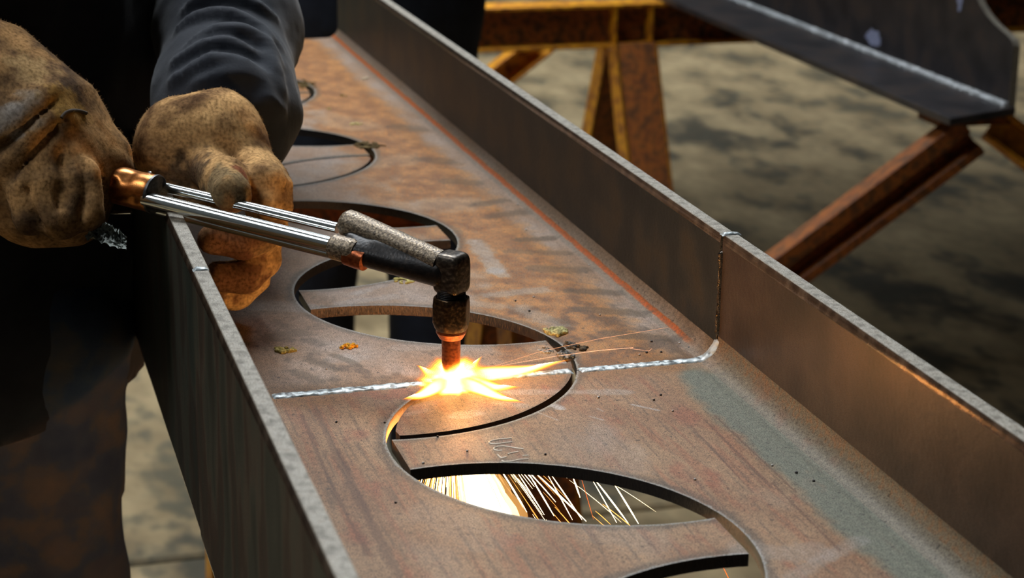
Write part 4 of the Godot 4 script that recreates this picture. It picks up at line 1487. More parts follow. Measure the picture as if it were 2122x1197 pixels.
func build_worker() -> void:
	var t := thing("person", "worker in dark jacket and jeans holding the torch with suede gauntlets", "person", Vector3(-0.4, 0, -0.45))
	var o := -t.position
	var B := func(list: Array) -> Array:
		return list.map(func(b): return [b[0] + o, b[1] + o, b[2], b[3], b[4]])
	# the body under the clothes, head included
	var hipl := Vector3(-0.335, 0.88, -0.50)
	var hipr := Vector3(-0.47, 0.88, -0.41)
	var chest := Vector3(-0.39, 1.22, -0.50)
	var neck := Vector3(-0.36, 1.46, -0.47)
	var head := Vector3(-0.32, 1.60, -0.43)
	var shl := Vector3(-0.24, 1.37, -0.60)
	var shr := Vector3(-0.53, 1.37, -0.38)
	var elbl := Vector3(-0.0489, 1.2530, -0.7793)
	var elbr := Vector3(-0.60, 1.15, -0.30)
	var wrl := Vector3(-0.1365, 1.0762, -0.3113)
	var wrr := Vector3(-0.3339, 1.0999, -0.2521)
	var skin := body(B.call([[hipl, hipr, 0.12, 0.12, 0.05], [(hipl + hipr) / 2, chest, 0.13, 0.15, 0.05], [shl, shr, 0.06, 0.06, 0.05], [chest, neck, 0.1, 0.055, 0.05], [neck, head, 0.055, 0.05, 0.03], [head, head + Vector3(0.01, 0.06, 0.01), 0.075, 0.085, 0.04], [head + Vector3(0.05, -0.05, 0.06), head + Vector3(0.05, 0.0, 0.06), 0.04, 0.05, 0.03],
		[head + Vector3(0.075, 0.005, 0.085), head + Vector3(0.08, -0.015, 0.092), 0.008, 0.014, 0.02], [head + Vector3(0.06, 0.01, -0.06), head + Vector3(0.06, -0.03, -0.06), 0.012, 0.01, 0.02], [head + Vector3(-0.06, 0.01, 0.06), head + Vector3(-0.06, -0.03, 0.06), 0.012, 0.01, 0.02],
		[shl, elbl, 0.05, 0.04, 0.04], [elbl, wrl, 0.04, 0.03, 0.03], [shr, elbr, 0.05, 0.04, 0.04], [elbr, wrr, 0.04, 0.03, 0.03],
		[hipl, Vector3(-0.30, 0.48, -0.47), 0.09, 0.06, 0.05], [Vector3(-0.30, 0.48, -0.47), Vector3(-0.32, 0.08, -0.52), 0.055, 0.04, 0.03], [hipr, Vector3(-0.49, 0.48, -0.36), 0.09, 0.06, 0.05], [Vector3(-0.49, 0.48, -0.36), Vector3(-0.52, 0.08, -0.42), 0.055, 0.04, 0.03]]), 0.018)
	part(t, "body", skin, flat_mat(rgb8(168, 120, 92), 0.6))
	var cap := body(B.call([[head + Vector3(0, 0.07, 0), head + Vector3(0.02, 0.1, 0.02), 0.102, 0.09, 0.03], [head + Vector3(0.07, 0.07, 0.09), head + Vector3(0.09, 0.065, 0.11), 0.03, 0.02, 0.04]]), 0.014, [[head + o + Vector3(0, 0.055, 0), Vector3(0, -1, 0)]])
	part(t, "cap", cap, M.navy)
	# trousers and boots
	var folds := noise(14.0, 3, 91)
	var tr := B.call([[hipl + Vector3(-0.02, 0, 0), hipr, 0.135, 0.14, 0.06], [hipl + Vector3(0.012, -0.02, 0.03), Vector3(-0.315, 0.46, -0.45), 0.114, 0.095, 0.06], [Vector3(-0.315, 0.46, -0.45), Vector3(-0.33, 0.06, -0.50), 0.09, 0.085, 0.04], [hipr, Vector3(-0.49, 0.46, -0.35), 0.125, 0.095, 0.06], [Vector3(-0.49, 0.46, -0.35), Vector3(-0.52, 0.06, -0.42), 0.09, 0.085, 0.04]])
	part(t, "trousers", body(tr, 0.014, [[Vector3(0, 0.05, 0), Vector3.DOWN]], func(p: Vector3) -> float: return folds.get_noise_3d(p.x, p.y * 0.6, p.z) * 0.012), M.denim)
	for f in [Vector3(-0.31, 0.045, -0.50), Vector3(-0.52, 0.045, -0.42)]:
		part(t, "boot", body(B.call([[f + Vector3(-0.03, 0.01, -0.04), f + Vector3(0.1, 0.0, 0.14), 0.048, 0.045, 0.03], [f, f + Vector3(0, 0.07, 0), 0.05, 0.048, 0.03]]), 0.01, [[Vector3(0, 0.002, 0), Vector3.DOWN]]), flat_mat(rgb8(28, 24, 22), 0.6))
	# jacket
	var lat := Vector3(0.8, 0, -0.6)
	var jc := Vector3(-0.385, 0, -0.47)
	var jb := B.call([[jc + lat * 0.055 + Vector3(-0.012, 0.72, 0), jc + lat * 0.05 + Vector3(0.025, 1.2, -0.03), 0.150, 0.165, 0.05], [jc - lat * 0.055 + Vector3(0, 0.72, 0), jc - lat * 0.05 + Vector3(0.005, 1.2, -0.03), 0.150, 0.155, 0.05], [jc + Vector3(0.01, 1.2, -0.02), neck + Vector3(0, -0.03, 0), 0.15, 0.085, 0.08], [shl, shr, 0.09, 0.09, 0.08], [shl, elbl + Vector3(0.0, 0.02, 0), 0.085, 0.07, 0.05], [shr, elbr, 0.085, 0.07, 0.05], [elbr, wrr + Vector3(-0.05, 0.01, 0), 0.07, 0.06, 0.04]])
	var jn := noise(11.0, 3, 92)
	var jw := func(p: Vector3) -> float: return jn.get_noise_3d(p.x * 1.2, p.y * 0.5, p.z * 1.2) * 0.012
	part(t, "jacket", body(jb, 0.013, [[Vector3(0, 0.792, 0), Vector3.DOWN]], jw), M.cloth)
	# pocket flap, front edge and hem stitched on the jacket
	var to := Vector3(-0.5, -0.12, -0.85).normalized()
	for line in [[Vector3(-0.2573, 1.2002, -0.2235), Vector3(-0.2589, 1.1788, -0.2171), Vector3(-0.2498, 1.1602, -0.2084), Vector3(-0.2224, 1.1551, -0.1986), Vector3(-0.1950, 1.1500, -0.1888)], [Vector3(-0.2796, 1.1999, -0.2300), Vector3(-0.2873, 1.1514, -0.2167), Vector3(-0.2946, 1.0891, -0.1987), Vector3(-0.3023, 1.0129, -0.1764), Vector3(-0.3108, 0.9160, -0.1476)]]:
		var pts := []
		var rr := []
		for i in line.size() - 1:
			for k in 8:
				var p := surface_on(jb, line[i].lerp(line[i + 1], k / 8.0) + o, to)
				pts.append(p + jw.call(p) * to)
				rr.append(0.0022)
		var mb := Mb.new()
		mb.tube(pts, rr, 8)
		part(t, "stitched_seam", mb, M.stitch)
	# the loose sleeve that comes down over the left glove, its folds laid on it one by one
	var sb := B.call([[Vector3(-0.1322, 1.0734, -0.3004), Vector3(-0.1274, 1.0855, -0.3335), 0.054, 0.0555, 0.03], [Vector3(-0.1274, 1.0855, -0.3335), Vector3(-0.1052, 1.1268, -0.4604), 0.0555, 0.060, 0.03], [Vector3(-0.1052, 1.1268, -0.4604), Vector3(-0.0673, 1.2058, -0.6712), 0.060, 0.066, 0.03], [Vector3(-0.0673, 1.2058, -0.6712), elbl, 0.066, 0.07, 0.03], [Vector3(-0.0852, 1.0808, -0.2975), Vector3(-0.0984, 1.0668, -0.2806), 0.012, 0.010, 0.02]])
	var base: Array = sb.duplicate()
	var ahead := Vector3(0.13, -0.18, -0.975).normalized()
	# [points of the fold on the sleeve, radius, raised or sunk]
	for q in [
			[[Vector3(-0.1926, 1.1821, -0.1438), Vector3(-0.1751, 1.1930, -0.1421), Vector3(-0.1514, 1.1954, -0.1358), Vector3(-0.1285, 1.1881, -0.1266), Vector3(-0.1096, 1.1717, -0.1157)], 0.007, 1.0],
			[[Vector3(-0.1840, 1.1716, -0.1378), Vector3(-0.1625, 1.1819, -0.1348), Vector3(-0.1390, 1.1822, -0.1279), Vector3(-0.1212, 1.1725, -0.1195), Vector3(-0.1112, 1.1583, -0.1119)], 0.0075, 1.0],
			[[Vector3(-0.1943, 1.1594, -0.1370), Vector3(-0.1700, 1.1704, -0.1333), Vector3(-0.1464, 1.1721, -0.1268), Vector3(-0.1284, 1.1657, -0.1194)], 0.006, 1.0],
			[[Vector3(-0.1971, 1.1437, -0.1327), Vector3(-0.1744, 1.1557, -0.1299), Vector3(-0.1541, 1.1587, -0.1248), Vector3(-0.1344, 1.1536, -0.1173), Vector3(-0.1152, 1.1399, -0.1071)], 0.007, 1.0],
			[[Vector3(-0.1788, 1.1416, -0.1266), Vector3(-0.1548, 1.1493, -0.1219), Vector3(-0.1316, 1.1456, -0.1139), Vector3(-0.1175, 1.1315, -0.1051)], 0.006, 1.0],
			[[Vector3(-0.1863, 1.1996, -0.1476), Vector3(-0.1638, 1.2099, -0.1442), Vector3(-0.1337, 1.2080, -0.1346), Vector3(-0.1111, 1.1967, -0.1242)], 0.007, 1.0],
			[[Vector3(-0.1205, 1.1832, -0.1227), Vector3(-0.1176, 1.1532, -0.1121), Vector3(-0.1131, 1.1232, -0.1011)], 0.006, 1.0],
			[[Vector3(-0.1271, 1.1380, -0.1101), Vector3(-0.1229, 1.1264, -0.1051), Vector3(-0.1134, 1.1192, -0.0999)], 0.007, 1.0]]:
		var line: Array = q[0]
		var hits := along(line, 6).map(func(p): return surface_on(base, p + o, ahead))
		var rr := []
		for i in hits.size():
			rr.append(q[1] * (0.4 + 0.9 * sin(PI * (i + 0.5) / hits.size())))
			hits[i] += ahead * rr[i] * 0.05
		sb.append([hits, rr, 0.006])
	var sn := noise(16.0, 3, 93)
	part(t, "sleeve", body(sb, 0.0042, [[Vector3(-0.1365, 1.0613, -0.2759) + o, (Vector3(-0.1365, 1.0613, -0.2759) - Vector3(-0.1237, 1.0951, -0.3573)).normalized()]], func(p: Vector3) -> float: return sn.get_noise_3dv(p) * 0.003), M.cloth)
	build_gloves(t, o)

func along(line: Array, steps: int) -> Array:
	# a smooth curve through points
	var o := []
	for i in line.size() - 1:
		var a: Vector3 = line[maxi(i - 1, 0)]
		var d: Vector3 = line[mini(i + 2, line.size() - 1)]
		for k in steps:
			o.append(line[i].cubic_interpolate(line[i + 1], a, d, float(k) / steps))
	o.append(line[-1])
	return o

func build_gloves(t: Node3D, o: Vector3) -> void:
	var B := func(list: Array) -> Array:
		return list.map(func(b): return [b[0] + o, b[1] + o, b[2], b[3], b[4]])
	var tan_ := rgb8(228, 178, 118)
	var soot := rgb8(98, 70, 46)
	# left glove: the back of the hand on top, thumb and forefinger over the tubes, three fingers curled under them
	var lb := B.call([
		[Vector3(-0.1756, 1.0758, -0.2518), Vector3(-0.1460, 1.0777, -0.2437), 0.0337, 0.0330, 0.02],
		[Vector3(-0.1460, 1.0777, -0.2437), Vector3(-0.1243, 1.0856, -0.3326), 0.0312, 0.0280, 0.02],
		[Vector3(-0.1817, 1.0615, -0.2436), Vector3(-0.1628, 1.0388, -0.2197), 0.0252, 0.0197, 0.02],
		[Vector3(-0.1369, 1.0731, -0.2340), Vector3(-0.1191, 1.0486, -0.1935), 0.0237, 0.0196, 0.016],
		[Vector3(-0.1191, 1.0486, -0.1935), Vector3(-0.1181, 1.0195, -0.1783), 0.0173, 0.0135, 0.012],
		[Vector3(-0.1196, 1.0195, -0.1787), Vector3(-0.1251, 0.9911, -0.1767), 0.0135, 0.0135, 0.012],
		# thumb
		[Vector3(-0.1595, 1.0624, -0.2100), Vector3(-0.1534, 1.0614, -0.1696), 0.0165, 0.0169, 0.006],
		[Vector3(-0.1534, 1.0614, -0.1696), Vector3(-0.1521, 1.0603, -0.1339), 0.0171, 0.0151, 0.006],
		# forefinger beside it
		[Vector3(-0.1278, 1.0640, -0.1956), Vector3(-0.1206, 1.0578, -0.1674), 0.0142, 0.0140, 0.005],
		[Vector3(-0.1206, 1.0578, -0.1674), Vector3(-0.1199, 1.0428, -0.1558), 0.0140, 0.0129, 0.004],
		[Vector3(-0.1071, 1.0525, -0.1748), Vector3(-0.1091, 1.0378, -0.1652), 0.0074, 0.0074, 0.006],
		# middle, ring and little finger under the tubes, tips to the left
		[Vector3(-0.1204, 1.0167, -0.1650), Vector3(-0.1428, 1.0139, -0.1511), 0.0130, 0.0121, 0.004],
		[Vector3(-0.1428, 1.0139, -0.1511), Vector3(-0.1646, 1.0200, -0.1508), 0.0121, 0.0121, 0.004],
		[Vector3(-0.1227, 0.9962, -0.1722), Vector3(-0.1408, 0.9862, -0.1612), 0.0135, 0.0134, 0.003],
		[Vector3(-0.1408, 0.9862, -0.1612), Vector3(-0.1610, 0.9888, -0.1572), 0.0138, 0.0114, 0.004],
		[Vector3(-0.1273, 0.9774, -0.1838), Vector3(-0.1452, 0.9659, -0.1778), 0.0121, 0.0113, 0.003],
		[Vector3(-0.1452, 0.9659, -0.1778), Vector3(-0.1557, 0.9682, -0.1729), 0.0113, 0.0101, 0.003],
		# creases: thumb root, between the fingers, knuckle fold
		[Vector3(-0.1801, 1.0869, -0.1530), Vector3(-0.1841, 1.0518, -0.1429), 0.003, 0.003, -0.004],
		[Vector3(-0.1400, 1.0771, -0.1510), Vector3(-0.1351, 1.0517, -0.1173), 0.0022, 0.0026, -0.003],
		[Vector3(-0.1195, 1.1021, -0.1945), Vector3(-0.1283, 1.0753, -0.1721), 0.0022, 0.002, -0.004],
		[Vector3(-0.1659, 1.0834, -0.1586), Vector3(-0.1261, 1.0816, -0.1571), 0.002, 0.002, -0.003]])
	var ln := noise(24.0, 3, 95)
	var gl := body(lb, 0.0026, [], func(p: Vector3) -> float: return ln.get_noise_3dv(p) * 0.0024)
	paint(gl, hide_colour(tan_, soot, 101, -0.33, [[Vector3(-0.1550, 1.0625, -0.1377) + o, 0.024, rgb8(122, 104, 76)], [Vector3(-0.1423, 1.0734, -0.1483) + o, 0.008, rgb8(140, 74, 48)], [Vector3(-0.1202, 1.0668, -0.1396) + o, 0.012, rgb8(118, 78, 62)], [Vector3(-0.1846, 1.0592, -0.1891) + o, 0.032, rgb8(84, 66, 50)], [Vector3(-0.1566, 1.0203, -0.1354) + o, 0.03, rgb8(120, 80, 58)], [Vector3(-0.1490, 0.9868, -0.1442) + o, 0.03, rgb8(112, 72, 50)]]))  # dark spots low on hand and fingers: soot and shade painted together
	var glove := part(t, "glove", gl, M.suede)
	glove.set_meta("label", "worn tan suede glove over the chrome tubes")
	# right gauntlet round the handle
	var rb := B.call([
		[Vector3(-0.4289, 1.1326, -0.3292), Vector3(-0.3338, 1.0989, -0.2572), 0.0768, 0.0726, 0.03],
		[Vector3(-0.3338, 1.0989, -0.2572), Vector3(-0.2900, 1.0764, -0.2205), 0.0707, 0.0608, 0.03],
		[Vector3(-0.2900, 1.0764, -0.2205), Vector3(-0.2733, 1.0601, -0.2027), 0.0590, 0.0359, 0.03],
		[Vector3(-0.2607, 1.0845, -0.2199), Vector3(-0.2322, 1.0749, -0.2105), 0.0237, 0.0133, 0.02],
		[Vector3(-0.2791, 1.0452, -0.1909), Vector3(-0.2619, 1.0432, -0.1829), 0.0274, 0.0182, 0.02],
		[Vector3(-0.2971, 1.0380, -0.1939), Vector3(-0.2661, 1.0303, -0.1843), 0.0219, 0.0161, 0.016],
		# fingers round the handle
		[Vector3(-0.2595, 1.0696, -0.1601), Vector3(-0.2579, 1.0470, -0.1502), 0.0129, 0.0129, 0.006],
		[Vector3(-0.2589, 1.0470, -0.1505), Vector3(-0.2494, 1.0337, -0.1674), 0.0129, 0.0094, 0.006],
		[Vector3(-0.2800, 1.0691, -0.1551), Vector3(-0.2783, 1.0449, -0.1490), 0.0129, 0.0129, 0.006],
		[Vector3(-0.2783, 1.0449, -0.1490), Vector3(-0.2637, 1.0273, -0.1696), 0.0129, 0.0101, 0.006],
		[Vector3(-0.3001, 1.0637, -0.1594), Vector3(-0.2988, 1.0451, -0.1530), 0.0129, 0.0129, 0.008],
		[Vector3(-0.2317, 1.0741, -0.1926), Vector3(-0.2229, 1.0661, -0.1973), 0.0066, 0.0044, 0.008],
		# slanting folds of the stiff cuff
		
		[Vector3(-0.2368, 1.0860, -0.1696), Vector3(-0.2235, 1.0746, -0.1729), 0.006, 0.007, -0.008]])
	var rbase: Array = rb.duplicate()
	var face := Vector3(0.07, -0.25, -0.965).normalized()
	for q in [
			[[Vector3(-0.3271, 1.1306, -0.0580), Vector3(-0.3039, 1.1496, -0.0572), Vector3(-0.2856, 1.1653, -0.0568)], 0.007, 1.0], [[Vector3(-0.3288, 1.1074, -0.0510), Vector3(-0.3021, 1.1310, -0.0507), Vector3(-0.2790, 1.1499, -0.0499)], 0.008, 1.0], [[Vector3(-0.3074, 1.1015, -0.0427), Vector3(-0.2902, 1.1234, -0.0447), Vector3(-0.2763, 1.1438, -0.0471)], 0.006, 1.0], [[Vector3(-0.2763, 1.1221, -0.0401), Vector3(-0.2734, 1.0989, -0.0317), Vector3(-0.2781, 1.0771, -0.0261)], 0.007, 1.0], [[Vector3(-0.2615, 1.1115, -0.0323), Vector3(-0.2598, 1.0929, -0.0258), Vector3(-0.2640, 1.0773, -0.0220)], 0.006, 1.0], [[Vector3(-0.2985, 1.0954, -0.0381), Vector3(-0.2934, 1.0800, -0.0316), Vector3(-0.2819, 1.0678, -0.0242)], 0.007, 1.0],
			[[Vector3(-0.3279, 1.1191, -0.0545), Vector3(-0.3030, 1.1403, -0.0539), Vector3(-0.2821, 1.1576, -0.0533)], 0.0013, -1.0], [[Vector3(-0.3168, 1.1013, -0.0454), Vector3(-0.2947, 1.1265, -0.0470), Vector3(-0.2773, 1.1465, -0.0483)], 0.0013, -1.0], [[Vector3(-0.2817, 1.1205, -0.0412), Vector3(-0.2821, 1.0988, -0.0343), Vector3(-0.2890, 1.0770, -0.0293)], 0.0014, -1.0], [[Vector3(-0.2667, 1.1129, -0.0343), Vector3(-0.2670, 1.0928, -0.0279), Vector3(-0.2722, 1.0726, -0.0229)], 0.0014, -1.0], [[Vector3(-0.3063, 1.0953, -0.0404), Vector3(-0.3021, 1.0799, -0.0342), Vector3(-0.2913, 1.0661, -0.0265)], 0.0013, -1.0]]:
		var line: Array = q[0]
		var hits := along(line, 5).map(func(p): return surface_on(rbase, p + o, face))
		var rr := []
		for i in hits.size():
			rr.append(q[1] * (0.4 + 0.6 * sin(PI * (i + 0.5) / hits.size())))
			hits[i] += face * (rr[i] * 0.5 if q[2] > 0.0 else -0.0005)
		rb.append([hits, rr, 0.012 if q[2] > 0.0 else -0.006])
	var rn := noise(18.0, 4, 96)
	var gr := body(rb, 0.0032, [], func(p: Vector3) -> float: return rn.get_noise_3dv(p) * 0.0035)
	paint(gr, hide_colour(rgb8(210, 160, 104), rgb8(98, 76, 56), 111, -0.08, [[Vector3(-0.2936, 1.1305, -0.1572) + o, 0.022, rgb8(172, 156, 140)], [Vector3(-0.3129, 1.1186, -0.1591) + o, 0.02, rgb8(176, 166, 156)], [Vector3(-0.2653, 1.1213, -0.1786) + o, 0.02, rgb8(206, 158, 84)], [Vector3(-0.2905, 1.1429, -0.2040) + o, 0.02, rgb8(196, 160, 110)]]))
	var gau := part(t, "gauntlet", gr, M.suede)
	gau.set_meta("label", "stained suede gauntlet gripping the brass handle")
	# raised seam round the wrist and the torn pale lining at the finger end
	var mb := Mb.new()
	var pts := []
	var seam_r := []
	for q in along([Vector3(-0.2793, 1.1459, -0.0487), Vector3(-0.2759, 1.1497, -0.0489), Vector3(-0.2711, 1.1516, -0.0481), Vector3(-0.2664, 1.1517, -0.0467), Vector3(-0.2615, 1.1505, -0.0449)], 4):
		pts.append(surface_on(rb, q + o, face) - face * 0.0006)
		seam_r.append(0.0014)
	mb.tube(pts, seam_r, 8)
	part(gau, "wrist_seam", mb, flat_mat(rgb8(70, 58, 46), 0.9))
	var fn := noise(70.0, 3, 97)
	var fl := Mb.new()
	fl.grid(16, 16, func(i: int, j: int) -> Array:
		var u := i / 15.0
		var w := j / 15.0
		var p: Vector3 = Vector3(-0.2600, 1.0308, -0.1423).lerp(Vector3(-0.2318, 1.0224, -0.1257), u).lerp(Vector3(-0.2430, 1.0387, -0.1474).lerp(Vector3(-0.2295, 1.0292, -0.1382), u), w)
		return [p + o + Vector3(0, fn.get_noise_2d(u * 0.1, w * 0.1) * 0.004, fn.get_noise_2d(u * 0.1 + 3.0, w * 0.1) * 0.006 - 0.004 * sin(w * PI))])
	fl.grid(16, 16, func(i: int, j: int) -> Array:
		var u := 1.0 - i / 15.0
		var w := j / 15.0
		var p: Vector3 = Vector3(-0.2600, 1.0308, -0.1423).lerp(Vector3(-0.2318, 1.0224, -0.1257), u).lerp(Vector3(-0.2430, 1.0387, -0.1474).lerp(Vector3(-0.2295, 1.0292, -0.1382), u), w)
		return [p + o + Vector3(0, fn.get_noise_2d(u * 0.1, w * 0.1) * 0.004, fn.get_noise_2d(u * 0.1 + 3.0, w * 0.1) * 0.006 - 0.004 * sin(w * PI) - 0.0015)])
	var lin := part(gau, "torn_lining", fl, tri_mat(noise_tex(0.05, 4, 46, [[0.0, rgb8(70, 74, 70)], [0.5, rgb8(132, 138, 130)], [1.0, rgb8(176, 184, 176)]]), 12.0, 0.7))
	lin.set_meta("label", "torn pale lining")
	# loose nap standing up along both gloves
	for q in [[gl, glove, 9000, 0.0016], [gr, gau, 14000, 0.0022]]:
		var src: Mb = q[0]
		var fz := Mb.new()
		src.mesh()
		for i in q[2]:
			var k := rng.randi() % src.v.size()
			var nn := src.n[k]
			if nn.y < -0.1:
				continue
			var p := src.v[k]
			var lean := Vector3(rng.randfn(), rng.randfn(), rng.randfn()) * 0.6
			var tip: Vector3 = p + (nn + lean).normalized() * q[3] * rng.randf_range(0.5, 1.4)
			var sd: Vector3 = (tip - p).cross(Vector3(0.3, 0.2, 1)).normalized() * 0.00013
			var col := src.c[k] * rng.randf_range(0.9, 1.35)
			var i0 := fz.add(p - sd, nn, Vector2.ZERO, col)
			fz.add(p + sd, nn, Vector2.ZERO, col)
			fz.add(tip, nn, Vector2.ZERO, col)
			fz.tri(i0, i0 + 1, i0 + 2)
		var fo := part(q[1], "suede_nap", fz, M.suede)
		fo.set_meta("kind", "stuff")

func build_helper() -> void:
	# somebody in dark clothes beyond the far end of the beam, seen from the waist down
	var t := thing("person", "second person in dark navy trousers standing beyond the beam end", "person", Vector3(0.36, 0, -2.02))
	var bones := [[Vector3(-0.09, 0.9, 0), Vector3(0.09, 0.9, 0), 0.11, 0.11, 0.05], [Vector3(0, 0.95, 0), Vector3(0, 1.3, 0), 0.13, 0.15, 0.06], [Vector3(-0.18, 1.4, 0), Vector3(0.18, 1.4, 0), 0.06, 0.06, 0.05], [Vector3(0, 1.4, 0), Vector3(0, 1.56, 0), 0.06, 0.05, 0.04], [Vector3(0, 1.62, 0.01), Vector3(0, 1.70, 0), 0.08, 0.09, 0.03],
		[Vector3(0, 1.64, 0.09), Vector3(0, 1.62, 0.1), 0.008, 0.014, 0.02], [Vector3(-0.19, 1.38, 0), Vector3(-0.25, 1.1, 0.02), 0.05, 0.042, 0.04], [Vector3(-0.25, 1.1, 0.02), Vector3(-0.1, 1.15, 0.16), 0.042, 0.032, 0.03], [Vector3(0.19, 1.38, 0), Vector3(0.25, 1.1, 0.02), 0.05, 0.042, 0.04], [Vector3(0.25, 1.1, 0.02), Vector3(0.1, 1.17, 0.16), 0.042, 0.032, 0.03],
		[Vector3(-0.09, 0.88, 0), Vector3(-0.1, 0.05, 0), 0.08, 0.04, 0.04], [Vector3(0.09, 0.88, 0), Vector3(0.1, 0.05, 0), 0.08, 0.04, 0.04]]
	part(t, "body", body(bones, 0.02), flat_mat(rgb8(160, 116, 92), 0.6))
	part(t, "trousers", body([[Vector3(-0.07, 0.92, 0), Vector3(0.07, 0.92, 0), 0.135, 0.135, 0.05], [Vector3(-0.085, 0.86, 0), Vector3(-0.11, 0.45, 0.02), 0.105, 0.078, 0.04], [Vector3(-0.11, 0.45, 0.02), Vector3(-0.115, 0.07, 0), 0.078, 0.08, 0.03], [Vector3(0.09, 0.86, 0), Vector3(0.11, 0.45, 0.02), 0.105, 0.078, 0.04], [Vector3(0.11, 0.45, 0.02), Vector3(0.115, 0.07, 0), 0.08, 0.08, 0.03]], 0.018, [[Vector3(0, 0.05, 0), Vector3.DOWN]]), M.navy)
	part(t, "jacket", body([[Vector3(-0.05, 0.9, 0), Vector3(-0.05, 1.3, 0), 0.14, 0.16, 0.05], [Vector3(0.05, 0.9, 0), Vector3(0.05, 1.3, 0), 0.14, 0.16, 0.05], [Vector3(-0.18, 1.39, 0), Vector3(0.18, 1.39, 0), 0.08, 0.08, 0.06], [Vector3(-0.19, 1.38, 0), Vector3(-0.25, 1.1, 0.02), 0.075, 0.065, 0.04], [Vector3(-0.25, 1.1, 0.02), Vector3(0.08, 1.16, 0.16), 0.065, 0.055, 0.03], [Vector3(0.19, 1.38, 0), Vector3(0.25, 1.1, 0.02), 0.075, 0.065, 0.04], [Vector3(0.25, 1.1, 0.02), Vector3(-0.08, 1.19, 0.17), 0.065, 0.055, 0.03]], 0.018, [[Vector3(0, 0.86, 0), Vector3.DOWN]]), M.navy)
	for x in [-0.115, 0.115]:
		part(t, "boot", body([[Vector3(x, 0.05, -0.04), Vector3(x * 1.1, 0.045, 0.15), 0.048, 0.042, 0.03], [Vector3(x, 0.05, 0), Vector3(x, 0.11, 0), 0.05, 0.05, 0.03]], 0.012, [[Vector3(0, 0.002, 0), Vector3.DOWN]]), flat_mat(rgb8(26, 24, 22), 0.6))

# ---------------------------------------------------------------- slag and spatter
func lump(label: String, at: Vector3, size: Vector3, c1: Color, c2: Color, seed_: int, n := 16) -> void:
	# a crumbly flake: many small grains grown together
	var r := RandomNumberGenerator.new()
	r.seed = seed_
	var bones := []
	var unit := minf(size.x, size.z)
	for i in n:
		var a := r.randf() * TAU
		var q := sqrt(r.randf())
		var p := Vector3(cos(a) * q * size.x * 0.5, size.y * r.randf_range(0.1, 0.55) * (1.0 - q * 0.5), sin(a) * q * size.z * 0.5)
		var rad := minf(unit * r.randf_range(0.09, 0.17), maxf(size.y, 0.0014) * r.randf_range(0.5, 1.0))
		bones.append([p, p + Vector3(r.randfn(), 0.2, r.randfn()) * unit * 0.08, rad, rad * 0.7, unit * 0.05])
	var mb := body(bones, clampf(unit * 0.045, 0.0005, 0.0009), [[Vector3(0, -0.0003, 0), Vector3.DOWN]])
	var nz := noise(500.0, 2, seed_)
	paint(mb, func(p: Vector3) -> Color: return c1.lerp(c2, clampf(0.5 + nz.get_noise_3dv(p), 0, 1)).srgb_to_linear())
	var o := single("slag_crumb", mb, M.slag, label, "slag", "crumbs of slag on the web")
	o.position = at

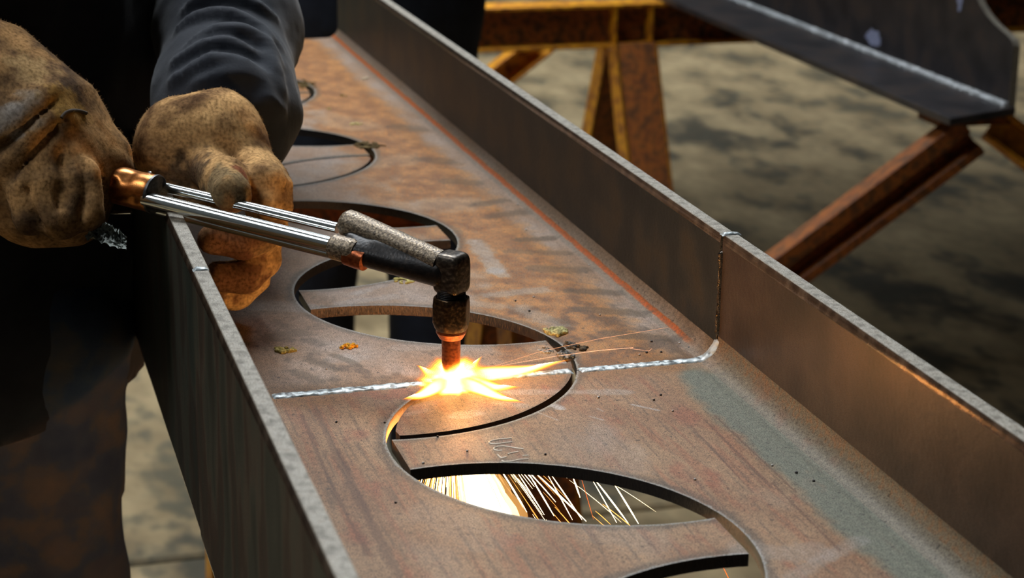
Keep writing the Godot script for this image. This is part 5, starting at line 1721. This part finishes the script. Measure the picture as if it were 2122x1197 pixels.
func build_small_things() -> void:
	var y := YB + TW / 2
	var ol := [rgb8(176, 158, 92), rgb8(112, 98, 56)]
	var gold := [rgb8(226, 172, 62), rgb8(170, 110, 34)]
	var pale := [rgb8(206, 196, 132), rgb8(160, 146, 84)]
	var grey := [rgb8(150, 150, 146), rgb8(60, 56, 50)]
	var brown := [rgb8(120, 100, 60), rgb8(70, 56, 34)]
	lump("olive yellow slag flake left of the weld", Vector3(-0.1216, 0.9460, -0.0958), Vector3(0.016, 0.0026, 0.013), ol[0], ol[1], 1, 26)
	lump("golden yellow slag crumb nearest the flame on the left", Vector3(-0.0734, 0.9460, -0.0907), Vector3(0.013, 0.005, 0.010), gold[0], gold[1], 2, 18)
	lump("pale yellow slag flake on the web tongue behind the torch head", Vector3(0.0073, 0.9460, -0.2476), Vector3(0.02, 0.0016, 0.016), pale[0], pale[1], 3, 30)
	lump("pale grainy slag heap at the end of the cut", Vector3(0.0892, 0.9460, -0.0883), Vector3(0.017, 0.0035, 0.016), pale[0], rgb8(110, 98, 70), 4, 34)
	lump("long pale yellow slag streak far along the web", Vector3(0.0930, 0.9460, -0.8532), Vector3(0.014, 0.0012, 0.010), pale[0], pale[0], 5, 16)
	lump("whitish slag crumb farthest along the web", Vector3(0.1597, 0.9460, -1.1129), Vector3(0.009, 0.0045, 0.011), rgb8(226, 214, 190), rgb8(180, 160, 130), 6, 12)
	lump("small ochre slag crumb left of the rusty stripe", Vector3(0.1114, 0.9460, -1.0141), Vector3(0.007, 0.003, 0.014), ol[0], brown[0], 7, 10)
	lump("brown slag crust at the far curved slot", Vector3(0.0760, 0.9460, -1.0924), Vector3(0.035, 0.0012, 0.06), brown[0], brown[1], 8, 60)
	lump("dark slag crust at the tip of the middle slot", Vector3(0.0831, 0.9460, -0.7456), Vector3(0.030, 0.0014, 0.035), brown[1], rgb8(130, 110, 76), 9, 60)
	lump("small yellow slag chip beyond the sleeve", Vector3(0.0795, 0.9460, -0.9429), Vector3(0.006, 0.002, 0.012), pale[0], pale[1], 10, 8)
	lump("silvery slag knob where the cut began", Vector3(0.0791, 0.9460, -0.0323), Vector3(0.012, 0.005, 0.016), grey[0], grey[1], 11, 22)
	lump("grey slag ridge at the cut's start", Vector3(0.0894, 0.9460, -0.0550), Vector3(0.012, 0.003, 0.012), rgb8(110, 104, 96), rgb8(50, 46, 42), 12, 18)
	lump("whitish slag patch on the tongue's corner", Vector3(0.0683, 0.9460, -0.0486), Vector3(0.012, 0.0012, 0.014), rgb8(184, 178, 168), rgb8(96, 84, 70), 13, 18)
	lump("brown slag bead right of the cut's start", Vector3(0.0955, 0.9460, -0.0465), Vector3(0.010, 0.003, 0.010), rgb8(120, 96, 70), grey[1], 14, 14)
	lump("tiny pale slag crumb in the dark soot right of the torch", Vector3(0.1451, 0.9460, -0.4492), Vector3(0.0034, 0.003, 0.004), ol[0], ol[1], 15, 6)
	lump("pale slag chip lying on the rusty fillet line", Vector3(0.1785, 0.9460, -0.2033), Vector3(0.006, 0.002, 0.006), rgb8(190, 160, 110), rgb8(140, 110, 70), 16, 8)
	# round spatter beads
	var ball := SphereMesh.new()
	ball.radius = 0.0009
	ball.height = 0.0016
	ball.radial_segments = 10
	ball.rings = 6
	var r := RandomNumberGenerator.new()
	r.seed = 5
	for q in [[Vector3(0.0811, 0.9460, -0.1717), 1.0], [Vector3(0.0986, 0.9460, -0.1782), 1.0], [Vector3(0.0844, 0.9460, -0.1433), 1.2], [Vector3(0.1361, 0.9460, -0.1203), 1.0], [Vector3(0.1517, 0.9460, -0.3768), 1.3], [Vector3(0.1721, 0.9460, -0.2547), 1.0], [Vector3(0.1701, 0.9460, -0.4656), 1.2], [Vector3(0.1533, 0.9460, -0.0485), 1.2], [Vector3(0.1758, 0.9460, -0.0465), 1.3], [Vector3(0.1755, 0.9460, -0.0267), 1.5], [Vector3(0.1725, 0.9460, -0.0391), 1.2], [Vector3(0.1407, 0.9460, -0.0250), 1.2], [Vector3(0.1517, 0.9460, -0.0234), 1.1], [Vector3(0.1335, 0.9460, -0.0211), 1.0], [Vector3(0.0743, 0.9460, 0.0578), 1.2], [Vector3(0.1187, 0.9460, 0.0639), 1.1], [Vector3(0.1106, 0.9460, 0.0719), 1.0], [Vector3(0.1156, 0.9460, 0.0957), 1.0], [Vector3(-0.0993, 0.9460, -0.0470), 0.8], [Vector3(-0.0387, 0.9460, 0.0092), 0.8], [Vector3(-0.0534, 0.9460, 0.1022), 1.0], [Vector3(-0.0737, 0.9460, 0.1446), 1.1], [Vector3(-0.0411, 0.9460, 0.1317), 0.9], [Vector3(0.0858, 0.9460, 0.2132), 1.0], [Vector3(0.0066, 0.9460, 0.1498), 1.0], [Vector3(0.1527, 0.9460, 0.2190), 1.3], [Vector3(0.1578, 0.9460, 0.2341), 1.2], [Vector3(0.1426, 0.9460, 0.2040), 1.0], [Vector3(-0.0818, 0.9460, 0.0685), 0.9], [Vector3(-0.1132, 0.9460, 0.0596), 1.0], [Vector3(-0.1050, 0.9460, 0.2017), 0.9], [Vector3(-0.1517, 0.9460, 0.1650), 0.9]]:
		var o := MeshInstance3D.new()
		o.name = numbered("spatter_bead")
		o.mesh = ball
		o.material_override = M.bead_dark if r.randf() < 0.6 else M.bead_pale
		o.scale = Vector3.ONE * q[1]
		add_child(o)
		o.position = q[0] + Vector3(0, 0.0004, 0)
		tag(o, "tiny round bead of weld spatter on the web", "spatter", "spatter beads on the web")
